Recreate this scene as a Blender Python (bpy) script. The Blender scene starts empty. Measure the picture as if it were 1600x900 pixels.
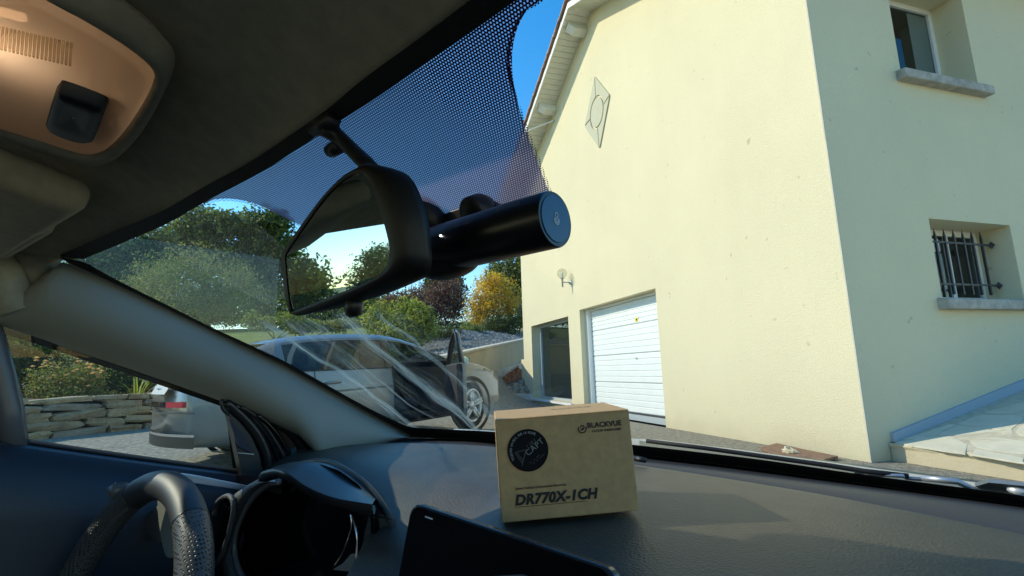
import bpy, bmesh, random
import numpy as np
from math import *
from mathutils import Vector, Matrix, Euler, noise as mnoise

S = bpy.context.scene
COL = S.collection
rnd = random.Random(7)
nrs = np.random.RandomState(11)

# ------------------------------------------------------------------ camera
F = 777.123; PITCH = radians(9.3233); ROLL = radians(-1.7493); YAW = radians(40)
CAM = np.array([0, 0, 1.0])
_f = np.array([-sin(YAW)*cos(PITCH), cos(YAW)*cos(PITCH), sin(PITCH)])
_r = np.array([cos(YAW), sin(YAW), 0.0]); _u = np.cross(_r, _f)
RT = cos(ROLL)*_r + sin(ROLL)*_u; UP = -sin(ROLL)*_r + cos(ROLL)*_u; FW = _f
cd = bpy.data.cameras.new('camera'); cam = bpy.data.objects.new('camera', cd); COL.objects.link(cam)
cd.sensor_width = 36; cd.lens = 36*F/1600; cd.clip_start = 0.01; cd.clip_end = 600
cam.matrix_world = Matrix(((RT[0], UP[0], -FW[0], 0), (RT[1], UP[1], -FW[1], 0), (RT[2], UP[2], -FW[2], 1.0), (0, 0, 0, 1)))
S.camera = cam

# ------------------------------------------------------------------ light
SUN_AZ = radians(-120); SUN_EL = radians(36)
sv = Vector((sin(SUN_AZ)*cos(SUN_EL), cos(SUN_AZ)*cos(SUN_EL), sin(SUN_EL)))
sd = bpy.data.lights.new('sun', 'SUN'); sd.energy = 2.15; sd.angle = radians(0.5); sd.color = (1.0, .92, .74)
so = bpy.data.objects.new('sun', sd); COL.objects.link(so); so.rotation_euler = sv.to_track_quat('Z', 'Y').to_euler(); so.location = (-8, -4, 9)
wd = bpy.data.worlds.new('World'); S.world = wd; wd.use_nodes = True
nt = wd.node_tree; nt.nodes.clear()
sky = nt.nodes.new('ShaderNodeTexSky'); sky.sky_type = 'NISHITA'; sky.sun_disc = False
sky.sun_elevation = SUN_EL; sky.sun_rotation = SUN_AZ % (2*pi); sky.air_density = 1.25; sky.dust_density = .2; sky.ozone_density = 3.0
bg = nt.nodes.new('ShaderNodeBackground'); bg.inputs[1].default_value = .15
wo = nt.nodes.new('ShaderNodeOutputWorld')
hs_ = nt.nodes.new('ShaderNodeHueSaturation'); hs_.inputs['Saturation'].default_value = 1.40; hs_.inputs['Value'].default_value = .90
nt.links.new(sky.outputs[0], hs_.inputs['Color']); nt.links.new(hs_.outputs[0], bg.inputs[0]); nt.links.new(bg.outputs[0], wo.inputs[0])
S.view_settings.view_transform = 'Standard'; S.view_settings.look = 'None'; S.view_settings.gamma = 1; S.view_settings.exposure = 1.17
S.cycles.use_denoising = True
S.cycles.max_bounces = 10; S.cycles.diffuse_bounces = 5; S.cycles.glossy_bounces = 4; S.cycles.transparent_max_bounces = 24; S.cycles.transmission_bounces = 6
S.cycles.sample_clamp_indirect = 6; S.cycles.caustics_reflective = False; S.cycles.caustics_refractive = False

# ------------------------------------------------------------------ measuring helpers
def ray(px, py): return FW + RT*(px-800)/F - UP*(py-450)/F
def on(px, py, p0, n):
    d = ray(px, py); t = np.dot(np.asarray(p0, float)-CAM, n)/np.dot(d, n); return CAM + d*t
def atz(px, py, z): return on(px, py, (0, 0, z), (0, 0, 1))
def aty(px, py, y): return on(px, py, (0, y, 0), (0, 1, 0))
def atx(px, py, x): return on(px, py, (x, 0, 0), (1, 0, 0))
FH = np.array([-sin(YAW), cos(YAW), 0]); RH = np.array([cos(YAW), sin(YAW), 0])
def dep(px, py, a): d = ray(px, py); return CAM + d*(a/np.dot(d, FH))
def la(l, a, z=0): v = RH*l + FH*a; return np.array([v[0], v[1], z])
def Wf(X, zc): return .87 - 2.1*(zc+.14) - .18*(X+.33)**2
def W(px, py, off=0.0):
    d = ray(px, py); lo, hi = .02, 8.
    g = lambda t: (CAM+d*t)[1] - off - Wf((CAM+d*t)[0], (CAM+d*t)[2]-1)
    for _ in range(50):
        m = (lo+hi)/2
        if g(lo)*g(m) <= 0: hi = m
        else: lo = m
    return CAM + d*lo
def C(x, y, z): return np.array([x, y, z+1.0])
Z = np.array([0, 0, 1.])

# ------------------------------------------------------------------ object helpers
def empty(name, loc, label=None, cat=None, group=None, kind=None, rot=None):
    o = bpy.data.objects.new(name, None); COL.objects.link(o); o.location = Vector(loc); o.empty_display_size = .1
    if rot is not None: o.rotation_euler = rot
    tag(o, label, cat, group, kind); return o
def tag(o, label=None, cat=None, group=None, kind=None):
    if label: o['label'] = label
    if cat: o['category'] = cat
    if group: o['group'] = group
    if kind: o['kind'] = kind
    return o
def obj(name, me, mat, parent=None, local=False):
    o = bpy.data.objects.new(name, me); COL.objects.link(o)
    if mat is not None:
        for m in (mat if isinstance(mat, (list, tuple)) else [mat]): me.materials.append(m)
    if parent is not None:
        o.parent = parent
        if parent.type == 'EMPTY' and not local:
            o.matrix_parent_inverse = Matrix.Translation(-Vector(parent.location))
    return o
def mesh(name, vs, fs, mat, parent=None, smooth=False, local=False, uv=None):
    me = bpy.data.meshes.new(name); me.from_pydata([tuple(map(float, v)) for v in vs], [], [tuple(f) for f in fs])
    if smooth: me.polygons.foreach_set('use_smooth', [True]*len(me.polygons))
    if uv is not None:
        l = me.uv_layers.new(name='UVMap')
        for lp in me.loops: l.data[lp.index].uv = uv[lp.vertex_index]
    me.update(); return obj(name, me, mat, parent, local)
def fixn(o):
    bm = bmesh.new(); bm.from_mesh(o.data); bmesh.ops.recalc_face_normals(bm, faces=bm.faces); bm.to_mesh(o.data); bm.free(); return o
def bev(o, w, seg=2, ang=30):
    m = o.modifiers.new('bevel', 'BEVEL'); m.width = w; m.segments = seg; m.limit_method = 'ANGLE'; m.angle_limit = radians(ang)
    return o
def sub(o, lv=1):
    m = o.modifiers.new('sub', 'SUBSURF'); m.levels = lv; m.render_levels = lv; return o
def smooth(o):
    o.data.polygons.foreach_set('use_smooth', [True]*len(o.data.polygons)); return o
class MB:
    def __init__(s): s.v = []; s.f = []
    def add(s, vs, fs):
        b = len(s.v); s.v += [tuple(map(float, v)) for v in vs]; s.f += [tuple(i+b for i in f) for f in fs]; return s
    def quad(s, a, b, c, d): return s.add([a, b, c, d], [(0, 1, 2, 3)])
    def box(s, o, ex, ey, ez):
        o, ex, ey, ez = [np.asarray(q, float) for q in (o, ex, ey, ez)]
        vs = [o, o+ex, o+ex+ey, o+ey, o+ez, o+ex+ez, o+ex+ey+ez, o+ey+ez]
        return s.add(vs, [(0, 3, 2, 1), (4, 5, 6, 7), (0, 1, 5, 4), (1, 2, 6, 5), (2, 3, 7, 6), (3, 0, 4, 7)])
    def cbox(s, c, ex, ey, ez, a, b, d):
        c, ex, ey, ez = [np.asarray(q, float) for q in (c, ex, ey, ez)]
        return s.box(c-ex*a/2-ey*b/2-ez*d/2, ex*a, ey*b, ez*d)
    def tube(s, pts, r, n=8, closed=False, caps=True):
        pts = [np.asarray(p, float) for p in pts]; k = len(pts); rr = r if hasattr(r, '__len__') else [r]*k
        vs = []; prev = None
        for i, p in enumerate(pts):
            if closed: t = pts[(i+1) % k]-pts[i-1]
            else: t = pts[min(i+1, k-1)]-pts[max(i-1, 0)]
            t = t/(np.linalg.norm(t)+1e-12)
            if prev is None:
                a = np.array([0, 0, 1.]) if abs(t[2]) < .9 else np.array([1., 0, 0])
                x = np.cross(a, t)
            else: x = prev-t*np.dot(prev, t)
            x /= np.linalg.norm(x)+1e-12; prev = x; y = np.cross(t, x)
            for j in range(n):
                q = 2*pi*j/n; vs.append(p+(x*cos(q)+y*sin(q))*rr[i])
        fs = []
        for i in range(k if closed else k-1):
            for j in range(n):
                a = i*n+j; b = i*n+(j+1) % n; i2 = (i+1) % k
                fs.append((a, b, i2*n+(j+1) % n, i2*n+j))
        if caps and not closed: fs += [tuple(range(n))[::-1], tuple((k-1)*n+j for j in range(n))]
        return s.add(vs, fs)
    def prism(s, poly, vec):
        poly = [np.asarray(p, float) for p in poly]; vec = np.asarray(vec, float); n = len(poly)
        return s.add(poly+[p+vec for p in poly], [tuple(range(n)), tuple(range(2*n-1, n-1, -1))]+[(i, i+n, (i+1) % n+n, (i+1) % n) for i in range(n)])
    def grid(s, rows, closed=False):
        m = len(rows[0]); vs = [p for r in rows for p in r]
        fs = [(i*m+j, i*m+(j+1) % m, (i+1)*m+(j+1) % m, (i+1)*m+j) for i in range(len(rows)-1) for j in range(m if closed else m-1)]
        return s.add(vs, fs)
    def lathe(s, c, ax, prof, n=16):
        ax = np.asarray(ax, float)/np.linalg.norm(ax); a = np.array([0, 0, 1.]) if abs(ax[2]) < .9 else np.array([1., 0, 0])
        x = np.cross(a, ax); x /= np.linalg.norm(x); y = np.cross(ax, x)
        rows = [[np.asarray(c)+ax*h+(x*cos(2*pi*j/n)+y*sin(2*pi*j/n))*r for j in range(n)] for r, h in prof]
        return s.grid(rows, True)
    def build(s, name, mat, parent=None, smooth=False, local=False): return fixn(mesh(name, s.v, s.f, mat, parent, smooth, local))

# ------------------------------------------------------------------ materials
def P(name, col, rough=.6, metal=0., var=.0, vs=8., bump=0., bs=60., coat=0., spec=.5, col2=None, bdist=.01, det=4, sub_=None):
    m = bpy.data.materials.new(name); m.use_nodes = True; t = m.node_tree; b = t.nodes['Principled BSDF']
    b.inputs['Roughness'].default_value = rough; b.inputs['Metallic'].default_value = metal
    b.inputs['Base Color'].default_value = (*col, 1); b.inputs['Specular IOR Level'].default_value = spec
    if coat: b.inputs['Coat Weight'].default_value = coat; b.inputs['Coat Roughness'].default_value = .05
    tc = t.nodes.new('ShaderNodeTexCoord')
    if var or col2:
        n = t.nodes.new('ShaderNodeTexNoise'); n.inputs['Scale'].default_value = vs; n.inputs['Detail'].default_value = det; n.inputs['Roughness'].default_value = .6
        t.links.new(tc.outputs['Object'], n.inputs['Vector'])
        r = t.nodes.new('ShaderNodeValToRGB'); r.color_ramp.elements[0].position = .32; r.color_ramp.elements[1].position = .68
        c2 = col2 or tuple(min(1, c*(1+var)) for c in col); c1 = col if col2 else tuple(c*(1-var) for c in col)
        r.color_ramp.elements[0].color = (*c1, 1); r.color_ramp.elements[1].color = (*c2, 1)
        t.links.new(n.outputs['Fac'], r.inputs['Fac']); t.links.new(r.outputs['Color'], b.inputs['Base Color'])
    if bump:
        n2 = t.nodes.new('ShaderNodeTexNoise'); n2.inputs['Scale'].default_value = bs; n2.inputs['Detail'].default_value = 3
        t.links.new(tc.outputs['Object'], n2.inputs['Vector'])
        bp = t.nodes.new('ShaderNodeBump'); bp.inputs['Strength'].default_value = bump; bp.inputs['Distance'].default_value = bdist
        t.links.new(n2.outputs['Fac'], bp.inputs['Height']); t.links.new(bp.outputs['Normal'], b.inputs['Normal'])
    return m
def leafmat(name, col, trans=.42, rough=.55):
    m = bpy.data.materials.new(name); m.use_nodes = True; t = m.node_tree; b = t.nodes['Principled BSDF']; out = t.nodes['Material Output']
    b.inputs['Base Color'].default_value = (*col, 1); b.inputs['Roughness'].default_value = rough; b.inputs['Specular IOR Level'].default_value = .35
    tr = t.nodes.new('ShaderNodeBsdfTranslucent'); tr.inputs['Color'].default_value = (min(1, col[0]*1.3), min(1, col[1]*1.35), col[2]*.8, 1)
    mx = t.nodes.new('ShaderNodeMixShader'); mx.inputs[0].default_value = trans
    t.links.new(b.outputs[0], mx.inputs[1]); t.links.new(tr.outputs[0], mx.inputs[2]); t.links.new(mx.outputs[0], out.inputs[0]); return m
def M(t, op, a, b=None, c=None):
    n = t.nodes.new('ShaderNodeMath'); n.operation = op
    for i, q in enumerate((a, b, c)):
        if q is None: continue
        if isinstance(q, (int, float)): n.inputs[i].default_value = q
        else: t.links.new(q, n.inputs[i])
    return n.outputs[0]
def glassmat(name, tint, refl=.9, dust_glare=0., base=.04, dust_glare_col=(.8, .85, .82), opaque=0., ocol=(.01, .012, .014)):
    m = bpy.data.materials.new(name); m.use_nodes = True; t = m.node_tree; t.nodes.clear()
    out = t.nodes.new('ShaderNodeOutputMaterial'); tr = t.nodes.new('ShaderNodeBsdfTransparent'); tr.inputs[0].default_value = (*tint, 1)
    gl = t.nodes.new('ShaderNodeBsdfGlossy'); gl.inputs['Roughness'].default_value = .01
    lw = t.nodes.new('ShaderNodeLayerWeight'); p = M(t, 'POWER', lw.outputs['Facing'], 5.0); fac = M(t, 'MULTIPLY_ADD', p, refl, base)
    cur = tr.outputs[0]
    if dust_glare or opaque:
        df = t.nodes.new('ShaderNodeBsdfDiffuse'); df.inputs[0].default_value = (*(dust_glare_col if dust_glare else ocol), 1)
        mm = t.nodes.new('ShaderNodeMixShader'); mm.inputs[0].default_value = dust_glare or opaque
        t.links.new(cur, mm.inputs[1]); t.links.new(df.outputs[0], mm.inputs[2]); cur = mm.outputs[0]
    mx = t.nodes.new('ShaderNodeMixShader'); t.links.new(fac, mx.inputs[0]); t.links.new(cur, mx.inputs[1]); t.links.new(gl.outputs[0], mx.inputs[2])
    t.links.new(mx.outputs[0], out.inputs[0]); return m
def emis(name, col, s):
    m = bpy.data.materials.new(name); m.use_nodes = True; b = m.node_tree.nodes['Principled BSDF']
    b.inputs['Base Color'].default_value = (*col, 1); b.inputs['Emission Color'].default_value = (*col, 1); b.inputs['Emission Strength'].default_value = s; return m

m_black = P('black_plastic', (.008, .008, .009), .45)
m_gloss = P('gloss_black', (.004, .004, .005), .06)
m_rubber = P('black_rubber', (.006, .006, .007), .7)
m_dash = P('grained_dash', (.056, .050, .037), .46, bump=.5, bs=420, bdist=.0015, spec=.4, var=.15, vs=30)
m_binn = P('smooth_hood', (.03, .035, .038), .36, bump=.12, bs=900, bdist=.001)
m_liner = P('headliner_cloth', (.36, .335, .25), .95, bump=.25, bs=500, bdist=.001, var=.1, vs=60)
m_pillar = P('pillar_trim', (.24, .25, .22), .75, bump=.15, bs=600, bdist=.001)
m_door = P('door_trim', (.012, .017, .03), .5, bump=.2, bs=500, bdist=.001)
m_silver = P('satin_silver', (.5, .52, .55), .35, .6)
m_chrome = P('chrome', (.7, .7, .72), .12, 1.)
m_leather = P('wheel_leather', (.026, .025, .025), .52, bump=.2, bs=700, bdist=.0008)
m_spoke = P('spoke_grey', (.23, .22, .19), .5, bump=.2, bs=600, bdist=.001)
m_seal = P('door_seal', (.012, .012, .013), .3)
m_card = P('kraft_card', (.46, .285, .125), .8, var=.1, vs=120, bump=.08, bs=300, bdist=.001)
m_ink = P('black_ink', (.012, .011, .01), .7)
m_inkw = P('white_ink', (.6, .6, .6), .7)
m_inkg = P('grey_ink', (.12, .12, .13), .7)
m_stk = P('sticker_black', (.005, .005, .006), .7, spec=.15)
m_blue = P('camera_cap_blue', (.012, .05, .11), .25)
m_lilac = P('frit_lilac', (.022, .018, .05), .7)
def wallmat():
    m = P('roughcast', (.63, .60, .43), .95, spec=.2, bump=.55, bs=95, bdist=.012); t = m.node_tree; b = t.nodes['Principled BSDF']; tc = t.nodes.new('ShaderNodeTexCoord')
    def nz(sc, det, v=(1, 1, 1)):
        mp = t.nodes.new('ShaderNodeMapping'); mp.inputs['Scale'].default_value = v; t.links.new(tc.outputs['Object'], mp.inputs[0]); n = t.nodes.new('ShaderNodeTexNoise'); n.inputs['Scale'].default_value = sc; n.inputs['Detail'].default_value = det; t.links.new(mp.outputs[0], n.inputs['Vector']); return n.outputs['Fac']
    def M_(op, a, b_, c=None):
        n = t.nodes.new('ShaderNodeMath'); n.operation = op
        for i, q in enumerate((a, b_, c)):
            if q is None: continue
            if isinstance(q, (int, float)): n.inputs[i].default_value = q
            else: t.links.new(q, n.inputs[i])
        return n.outputs[0]
    patch = M_('MULTIPLY_ADD', nz(.7, 5), .16, -.08); grain = M_('MULTIPLY_ADD', nz(110, 3), .26, -.13); run = M_('MULTIPLY_ADD', nz(3.5, 5, (1, 1, .10)), .05, -.025)
    sx = t.nodes.new('ShaderNodeSeparateXYZ'); t.links.new(tc.outputs['Object'], sx.inputs[0]); mr = t.nodes.new('ShaderNodeMapRange'); mr.inputs[1].default_value = 0; mr.inputs[2].default_value = .5; mr.inputs[3].default_value = -.22; mr.inputs[4].default_value = 0; t.links.new(M_('ADD', sx.outputs[2], M_('MULTIPLY', nz(4, 5), .35)), mr.inputs[0])
    spot = t.nodes.new('ShaderNodeMapRange'); spot.inputs[1].default_value = .70; spot.inputs[2].default_value = .76; spot.inputs[3].default_value = 0; spot.inputs[4].default_value = -.25; t.links.new(nz(9, 3), spot.inputs[0])
    k = M_('ADD', M_('ADD', M_('ADD', patch, grain), M_('ADD', run, mr.outputs[0])), M_('ADD', spot.outputs[0], 1.0))
    mx = t.nodes.new('ShaderNodeMix'); mx.data_type = 'RGBA'; mx.blend_type = 'MULTIPLY'; mx.inputs['Factor'].default_value = 1; mx.inputs[6].default_value = (.67, .605, .405, 1); t.links.new(k, mx.inputs[7]); t.links.new(mx.outputs[2], b.inputs['Base Color']); return m
m_wall = wallmat()
m_white = P('white_paint', (.78, .79, .76), .4, var=.03, vs=3)
m_whitew = P('white_wood', (.74, .74, .66), .6, var=.05, vs=6)
m_doorw = P('garage_white', (.76, .80, .77), .4, var=.03, vs=4, bump=.15, bs=25, bdist=.004)
m_grayframe = P('grey_frame', (.42, .47, .48), .45)
m_dark = P('dark_joint', (.05, .05, .05), .8); m_joint = P('grey_joint', (.22, .24, .24), .7)
m_sill = P('concrete_sill', (.36, .34, .29), .9, var=.25, vs=9, bump=.4, bs=40, bdist=.01)
m_room = P('room_wall', (.50, .53, .50), .9)
m_tile = P('clay_tile', (.55, .36, .26), .85, var=.25, vs=3, bump=.4, bs=20, bdist=.01)
m_iron = P('black_iron', (.02, .02, .022), .5)
m_asph = P('driveway_gravel', (.14, .128, .095), .95, col2=(.38, .355, .27), vs=17, bump=.9, bs=55, bdist=.03, det=10)
m_grass = P('lawn', (.10, .16, .03), .9, col2=(.22, .26, .06), vs=1.2, bump=.8, bs=30, bdist=.05, det=8)
m_grav = P('pale_gravel', (.06, .065, .062), .95, col2=(.22, .225, .205), vs=14, bump=1., bs=18, bdist=.08, det=8)
m_conc = P('concrete', (.52, .49, .40), .9, var=.1, vs=3, bump=.3, bs=30, bdist=.01)
m_render = P('beige_render', (.50, .43, .29), .95, var=.08, vs=2, bump=.4, bs=40, bdist=.01)
m_stone = P('wall_stone', (.24, .17, .095), .95, col2=(.42, .32, .19), vs=6, bump=.8, bs=22, bdist=.03, det=8)
m_flag = P('flagstone', (.54, .50, .37), .85, col2=(.64, .60, .46), vs=5, bump=.3, bs=25, bdist=.01)
m_mortar = P('mortar', (.50, .45, .33), .95, var=.15, vs=12, bump=.4, bs=40, bdist=.01)
m_zinc = P('blue_grey_strip', (.34, .40, .46), .5)
m_bark = P('bark', (.10, .075, .05), .95, var=.3, vs=12, bump=.6, bs=30, bdist=.02)
m_paint = P('silver_paint', (.215, .22, .205), .30, .35, coat=.6)
m_carglass = glassmat('tinted_glass', (.22, .26, .25), .9, base=.07)
m_tyre = P('tyre', (.015, .015, .015), .8)
m_rim = P('alloy', (.66, .66, .64), .35, .5)
m_red = P('tail_red', (.45, .02, .04), .2)
m_cabin = P('dark_cabin', (.012, .012, .013), .7)

def part(a): return [np.asarray(p, float) for p in a]

# ================================================================== TERRAIN
def sm(t): t = max(0., min(1., t)); return t*t*(3-2*t)
def gz(l, a):
    z = .17*sm(-l/2.5)*sm((a-3.6)/4.2)
    h = sm((.9-l)/2.4)
    q = max(0., a-10.2)
    z += h*(8.2*(1-exp(-q*.21/8.2*1.12)))
    if l > .9 and a > 24: z += 7*sm((a-24)/20)
    return z
def axis_list(segs):
    out = []
    for a, b, n in segs: out += list(np.linspace(a, b, n, endpoint=False))
    return out+[segs[-1][1]]
Ls = axis_list([(-150, -30, 8), (-30, -14, 8), (-14, 4, 60), (4, 30, 12), (30, 150, 6)])
As = axis_list([(-150, -20, 6), (-20, 0, 8), (0, 26, 70), (26, 60, 16), (60, 200, 8)])
g = MB(); g.grid([[la(l, a, gz(l, a)) for l in Ls] for a in As])
tag(g.build('ground', m_asph, smooth=True), 'pale gravelly asphalt driveway between the cars and the house', 'driveway', kind='structure')
Ll = axis_list([(-150, -30, 8), (-30, -2.6, 46)]); Al = axis_list([(13.5, 30, 34), (30, 60, 14), (60, 200, 8)])
g = MB(); g.grid([[la(l, a, gz(l, a)+.03) for l in Ll] for a in Al])
tag(g.build('lawn', m_grass, smooth=True), 'sloping green lawn beyond the silver car', 'lawn', kind='structure')

# retaining wall + gravel bank
def rw(x, top=True, dy=0.):
    a = 13.5+(x-722)*.095
    return dep(x, (549.5-.21*(x-722))+dy, a)
e = empty('retaining_wall', rw(770)-np.array([0, 0, 1.2]), 'low beige rendered retaining wall left of the house below a gravel bank', 'wall')
g = MB(); A, B = rw(694), rw(836); dn = np.cross((B-A)/np.linalg.norm(B-A), [0, 0, 1]); dn[2] = 0; dn /= np.linalg.norm(dn)
if np.dot(dn, FH) < 0: dn = -dn
g.prism([A-[0, 0, 1.9], B-[0, 0, 1.9], B-[0, 0, .06], A-[0, 0, .06]], dn*.22); bev(g.build('wall_face', m_render, e), .02)
g = MB(); g.prism([A-[0, 0, .057]-dn*.03, B-[0, 0, .057]-dn*.03, B-dn*.03, A-dn*.03], dn*.28); g.build('coping', m_conc, e)
rows = []
def bank(a, d):
    t = (a-13.5)/9.5; w0 = rw(722); w1 = rw(822); p = w0+(w1-w0)*t+dn*.24; ld = dn
    z = p[2]-.015+.21*min(d, 2.6)*sm((a-14.5)/6)-.35*max(0, d-.6)*(1-sm((a-14)/5))-.5*max(0, d-2.8)-.0
    z -= 1.0*sm((12.3-a)/1.6)*(1 if d > .1 else .7)
    q = p+ld*d; q[2] = z+.10*mnoise.noise(Vector((q[0]*.9, q[1]*.9, 0)))*min(1, d); return q
for d in (0, .15, .35, .6, .9, 1.2, 1.6, 2.0, 2.4, 2.8, 3.2, 3.6, 4.0, 5, 7, 9):
    rows.append([bank(a, d) for a in np.linspace(10.7, 30, 44)])
g = MB(); g.grid(rows); tag(g.build('gravel_bank', m_grav, smooth=True), 'bank of pale gravel behind the beige retaining wall', 'gravel bank', kind='structure')
g = MB()
for k in range(2600):
    a_ = rnd.uniform(11.5, 28); d_ = rnd.uniform(.05, 3.2)**1.0; c = bank(a_, d_); r = rnd.uniform(.03, .09)
    pts = [c+np.array([cos(q), sin(q), 0])*r*rnd.uniform(.6, 1.1)-Z*.01 for q in (0, 1.57, 3.14, 4.71)]+[c+Z*r*rnd.uniform(.5, 1)+nrs.normal(size=3)*.3*r*[1, 1, 0]]
    g.add(pts, [(0, 1, 4), (1, 2, 4), (2, 3, 4), (3, 0, 4)])
tag(mesh('gravel_stones', g.v, g.f, P('gravel_stone', (.11, .115, .11), .9, col2=(.42, .42, .38), vs=5)), 'loose pale stones strewn over the gravel bank', 'gravel', kind='stuff')
# pale kerb edging the path
e = empty('kerb', dep(775, 590, 16), 'pale concrete kerb edging the path at the foot of the beige wall', 'kerb')
kp = [dep(x, y, a) for x, y, a in ((735, 592, 14.0), (765, 583, 15.5), (795, 572, 18), (822, 563, 21))]
g = MB(); g.grid([[p+[0, 0, .0] for p in kp], [p-FH*.5-[0, 0, .02] for p in kp], [p-FH*.55-[0, 0, .25] for p in kp]]); g.build('kerb_stone', m_conc, e)

# ================================================================== HOUSE
P0 = atz(1362, 723, 0); ang = YAW+radians(17.484)
U = np.array([-sin(ang), cos(ang), 0]); N = np.array([-U[1], U[0], 0]); V = -N; Z = np.array([0, 0, 1.])
def gp(a, z, o=0.): return P0+U*a+N*o+Z*z        # point on the gable wall, o metres out
def sp(v, z, o=0.): return P0+V*v-U*o+Z*z        # point on the side wall, o metres out
house = empty('house', P0, 'cream roughcast two storey house with tiled gable roof and white garage door', 'house')
APX = 5.05; SL = .458; ZA = 8.77
zr = lambda a: ZA-SL*abs(a-APX)
GW, SD = 10.5, 9.0
def wallmesh(pt, length, ztop, openings, depth):
    g = MB(); xs = sorted(set([0, length]+[q for o in openings for q in o[:2]]+([APX] if ztop is zr else [])))
    for x0, x1 in zip(xs, xs[1:]):
        ops = sorted([(o[2], o[3]) for o in openings if o[0] <= x0+1e-6 and o[1] >= x1-1e-6]); z = -.3
        for z0, z1 in ops:
            g.quad(pt(x0, z), pt(x1, z), pt(x1, z0), pt(x0, z0)); z = z1
        g.quad(pt(x0, z), pt(x1, z), pt(x1, ztop(x1)), pt(x0, ztop(x0)))
    for x0, x1, z0, z1, d in [(o+(depth,))[:5] if len(o) == 4 else o for o in openings]:
        for q in (((x0, z0), (x0, z1)), ((x0, z1), (x1, z1)), ((x1, z1), (x1, z0)), ((x1, z0), (x0, z0))):
            (a, b), (c, d2) = q
            g.quad(pt(a, b), pt(c, d2), pt(c, d2, -d), pt(a, b, -d))
    return g
GAR = (3.41, 6.45, 0.0, 2.29, .30); LW = (7.10, 9.75, .19, 2.22, .34)
W1 = (1.34, 2.72, 4.375, 5.75, .42); W2 = (1.385, 2.79, 1.64, 2.56, .42)
wallmesh(gp, GW, zr, [GAR, LW], .3).build('gable_wall', m_wall, house)
wallmesh(sp, SD, lambda v: zr(0)-.1, [W1, W2], .42).build('side_wall', m_wall, house)
g = MB(); g.quad(gp(GW, -.3), gp(GW, zr(GW)), gp(GW, zr(GW), -SD), gp(GW, -.3, -SD)); g.quad(gp(0, -.3, -SD), gp(GW, -.3, -SD), gp(GW, zr(GW), -SD), gp(0, zr(0), -SD)); g.build('rear_wall', m_wall, house)
g = MB(); g.cbox(gp(.004, 3.0, .002)+[0, 0, 0], U, N, Z, .016, .008, 6.4); g.build('corner_bead', m_conc, house)
# roof
OV = .56; EV = .6
g = MB()
for s in (1, -1):
    aE = APX+s*(APX+EV) if s > 0 else -EV
    a0, a1 = APX, (GW+EV if s > 0 else -EV)
    top = lambda a, o, dz: gp(a, zr(a)+dz, o)
    vs = [top(a0, OV-.02, .03), top(a1, OV-.02, .03), top(a1, -SD-OV, .03), top(a0, -SD-OV, .03)]
    g.prism(vs, Z*.1)
g.build('roof', m_tile, house)
g = MB()
for s in (1, -1):
    a1 = GW+EV if s > 0 else -EV
    nb = 46
    for k in range(nb):   # soffit boards with open joints
        t0 = APX+(a1-APX)*k/nb; t1 = APX+(a1-APX)*(k+.9)/nb
        g.box(gp(t0, zr(t0), 0.0), gp(t1, zr(t1))-gp(t0, zr(t0)), N*(OV-.03), Z*.025)
tag(g.build('soffit_board', m_whitew, house), kind='stuff')
g = MB()
for s in (1, -1):
    a1 = GW+EV if s > 0 else -EV
    g.prism([gp(APX, zr(APX)-.03, OV-.03), gp(a1, zr(a1)-.03, OV-.03), gp(a1, zr(a1)+.1, OV-.03), gp(APX, zr(APX)+.1, OV-.03)], N*.025)
g.build('bargeboard', m_white, house)
tile_me = None
for s in (1, -1):
    a1 = GW+EV if s > 0 else -EV; L = hypot(a1-APX, SL*(a1-APX)); n = 17; d = (gp(a1, zr(a1))-gp(APX, zr(APX))); d /= np.linalg.norm(d); up = np.cross(d, N); up = up if up[2] > 0 else -up
    for k in range(n):
        o0 = gp(APX, zr(APX)+.14, OV-.2)+d*(k*L/n)
        g = MB(); rows = []
        for t in (0, 1):
            r = []
            for j in range(7):
                q = j/6*pi; r.append(o0+d*(t*(L/n+.05))+up*(.035*(1-t)+.012+.05*sin(q))-N*(.13*cos(q)-.13))
            rows.append(r)
        rows2 = [[p-up*.018 for p in r] for r in rows]
        g.grid(rows); g.grid(rows2); g.grid([rows[0], rows2[0]]); g.grid([rows[1], rows2[1]]); g.grid([[r[0] for r in rows], [r[0] for r in rows2]]); g.grid([[r[-1] for r in rows], [r[-1] for r in rows2]])
        g.build('roof_tile', m_tile, house)
# purlin ends under the soffit
def soff(px, py, s=1):
    pl = np.cross(gp(APX+3, zr(APX+3))-gp(APX, zr(APX)), N); return on(px, py, gp(APX, ZA), pl)
dS = gp(APX+1, zr(APX+1))-gp(APX, ZA); dS /= np.linalg.norm(dS); uS = np.cross(dS, N); uS = uS if uS[2] > 0 else -uS
for a in (5.42, 7.35, 9.0, 2.9):
    dd = dS if a > APX else np.array([-dS[0], -dS[1], dS[2]])*[1, 1, 1]
    if a < APX: dd = gp(APX-1, zr(APX-1))-gp(APX, ZA); dd /= np.linalg.norm(dd)
    uu = np.cross(dd, N); uu = uu if uu[2] > 0 else -uu
    g = MB(); c = gp(a, zr(a)); g.prism([c-dd*.1, c-dd*.1-uu*.2, c-dd*.1-uu*.2+N*.3, c-dd*.1-uu*.07+N*.44, c-dd*.1+N*.44], dd*.2)
    bev(g.build('purlin_end', m_whitew, house), .012)
g = MB(); g.tube([gp(8.05, zr(8.05)-.05, OV-.02), gp(7.35, zr(7.35)-.34, .02)], .022, 8); g.build('soffit_rod', m_white, house, True)
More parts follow.
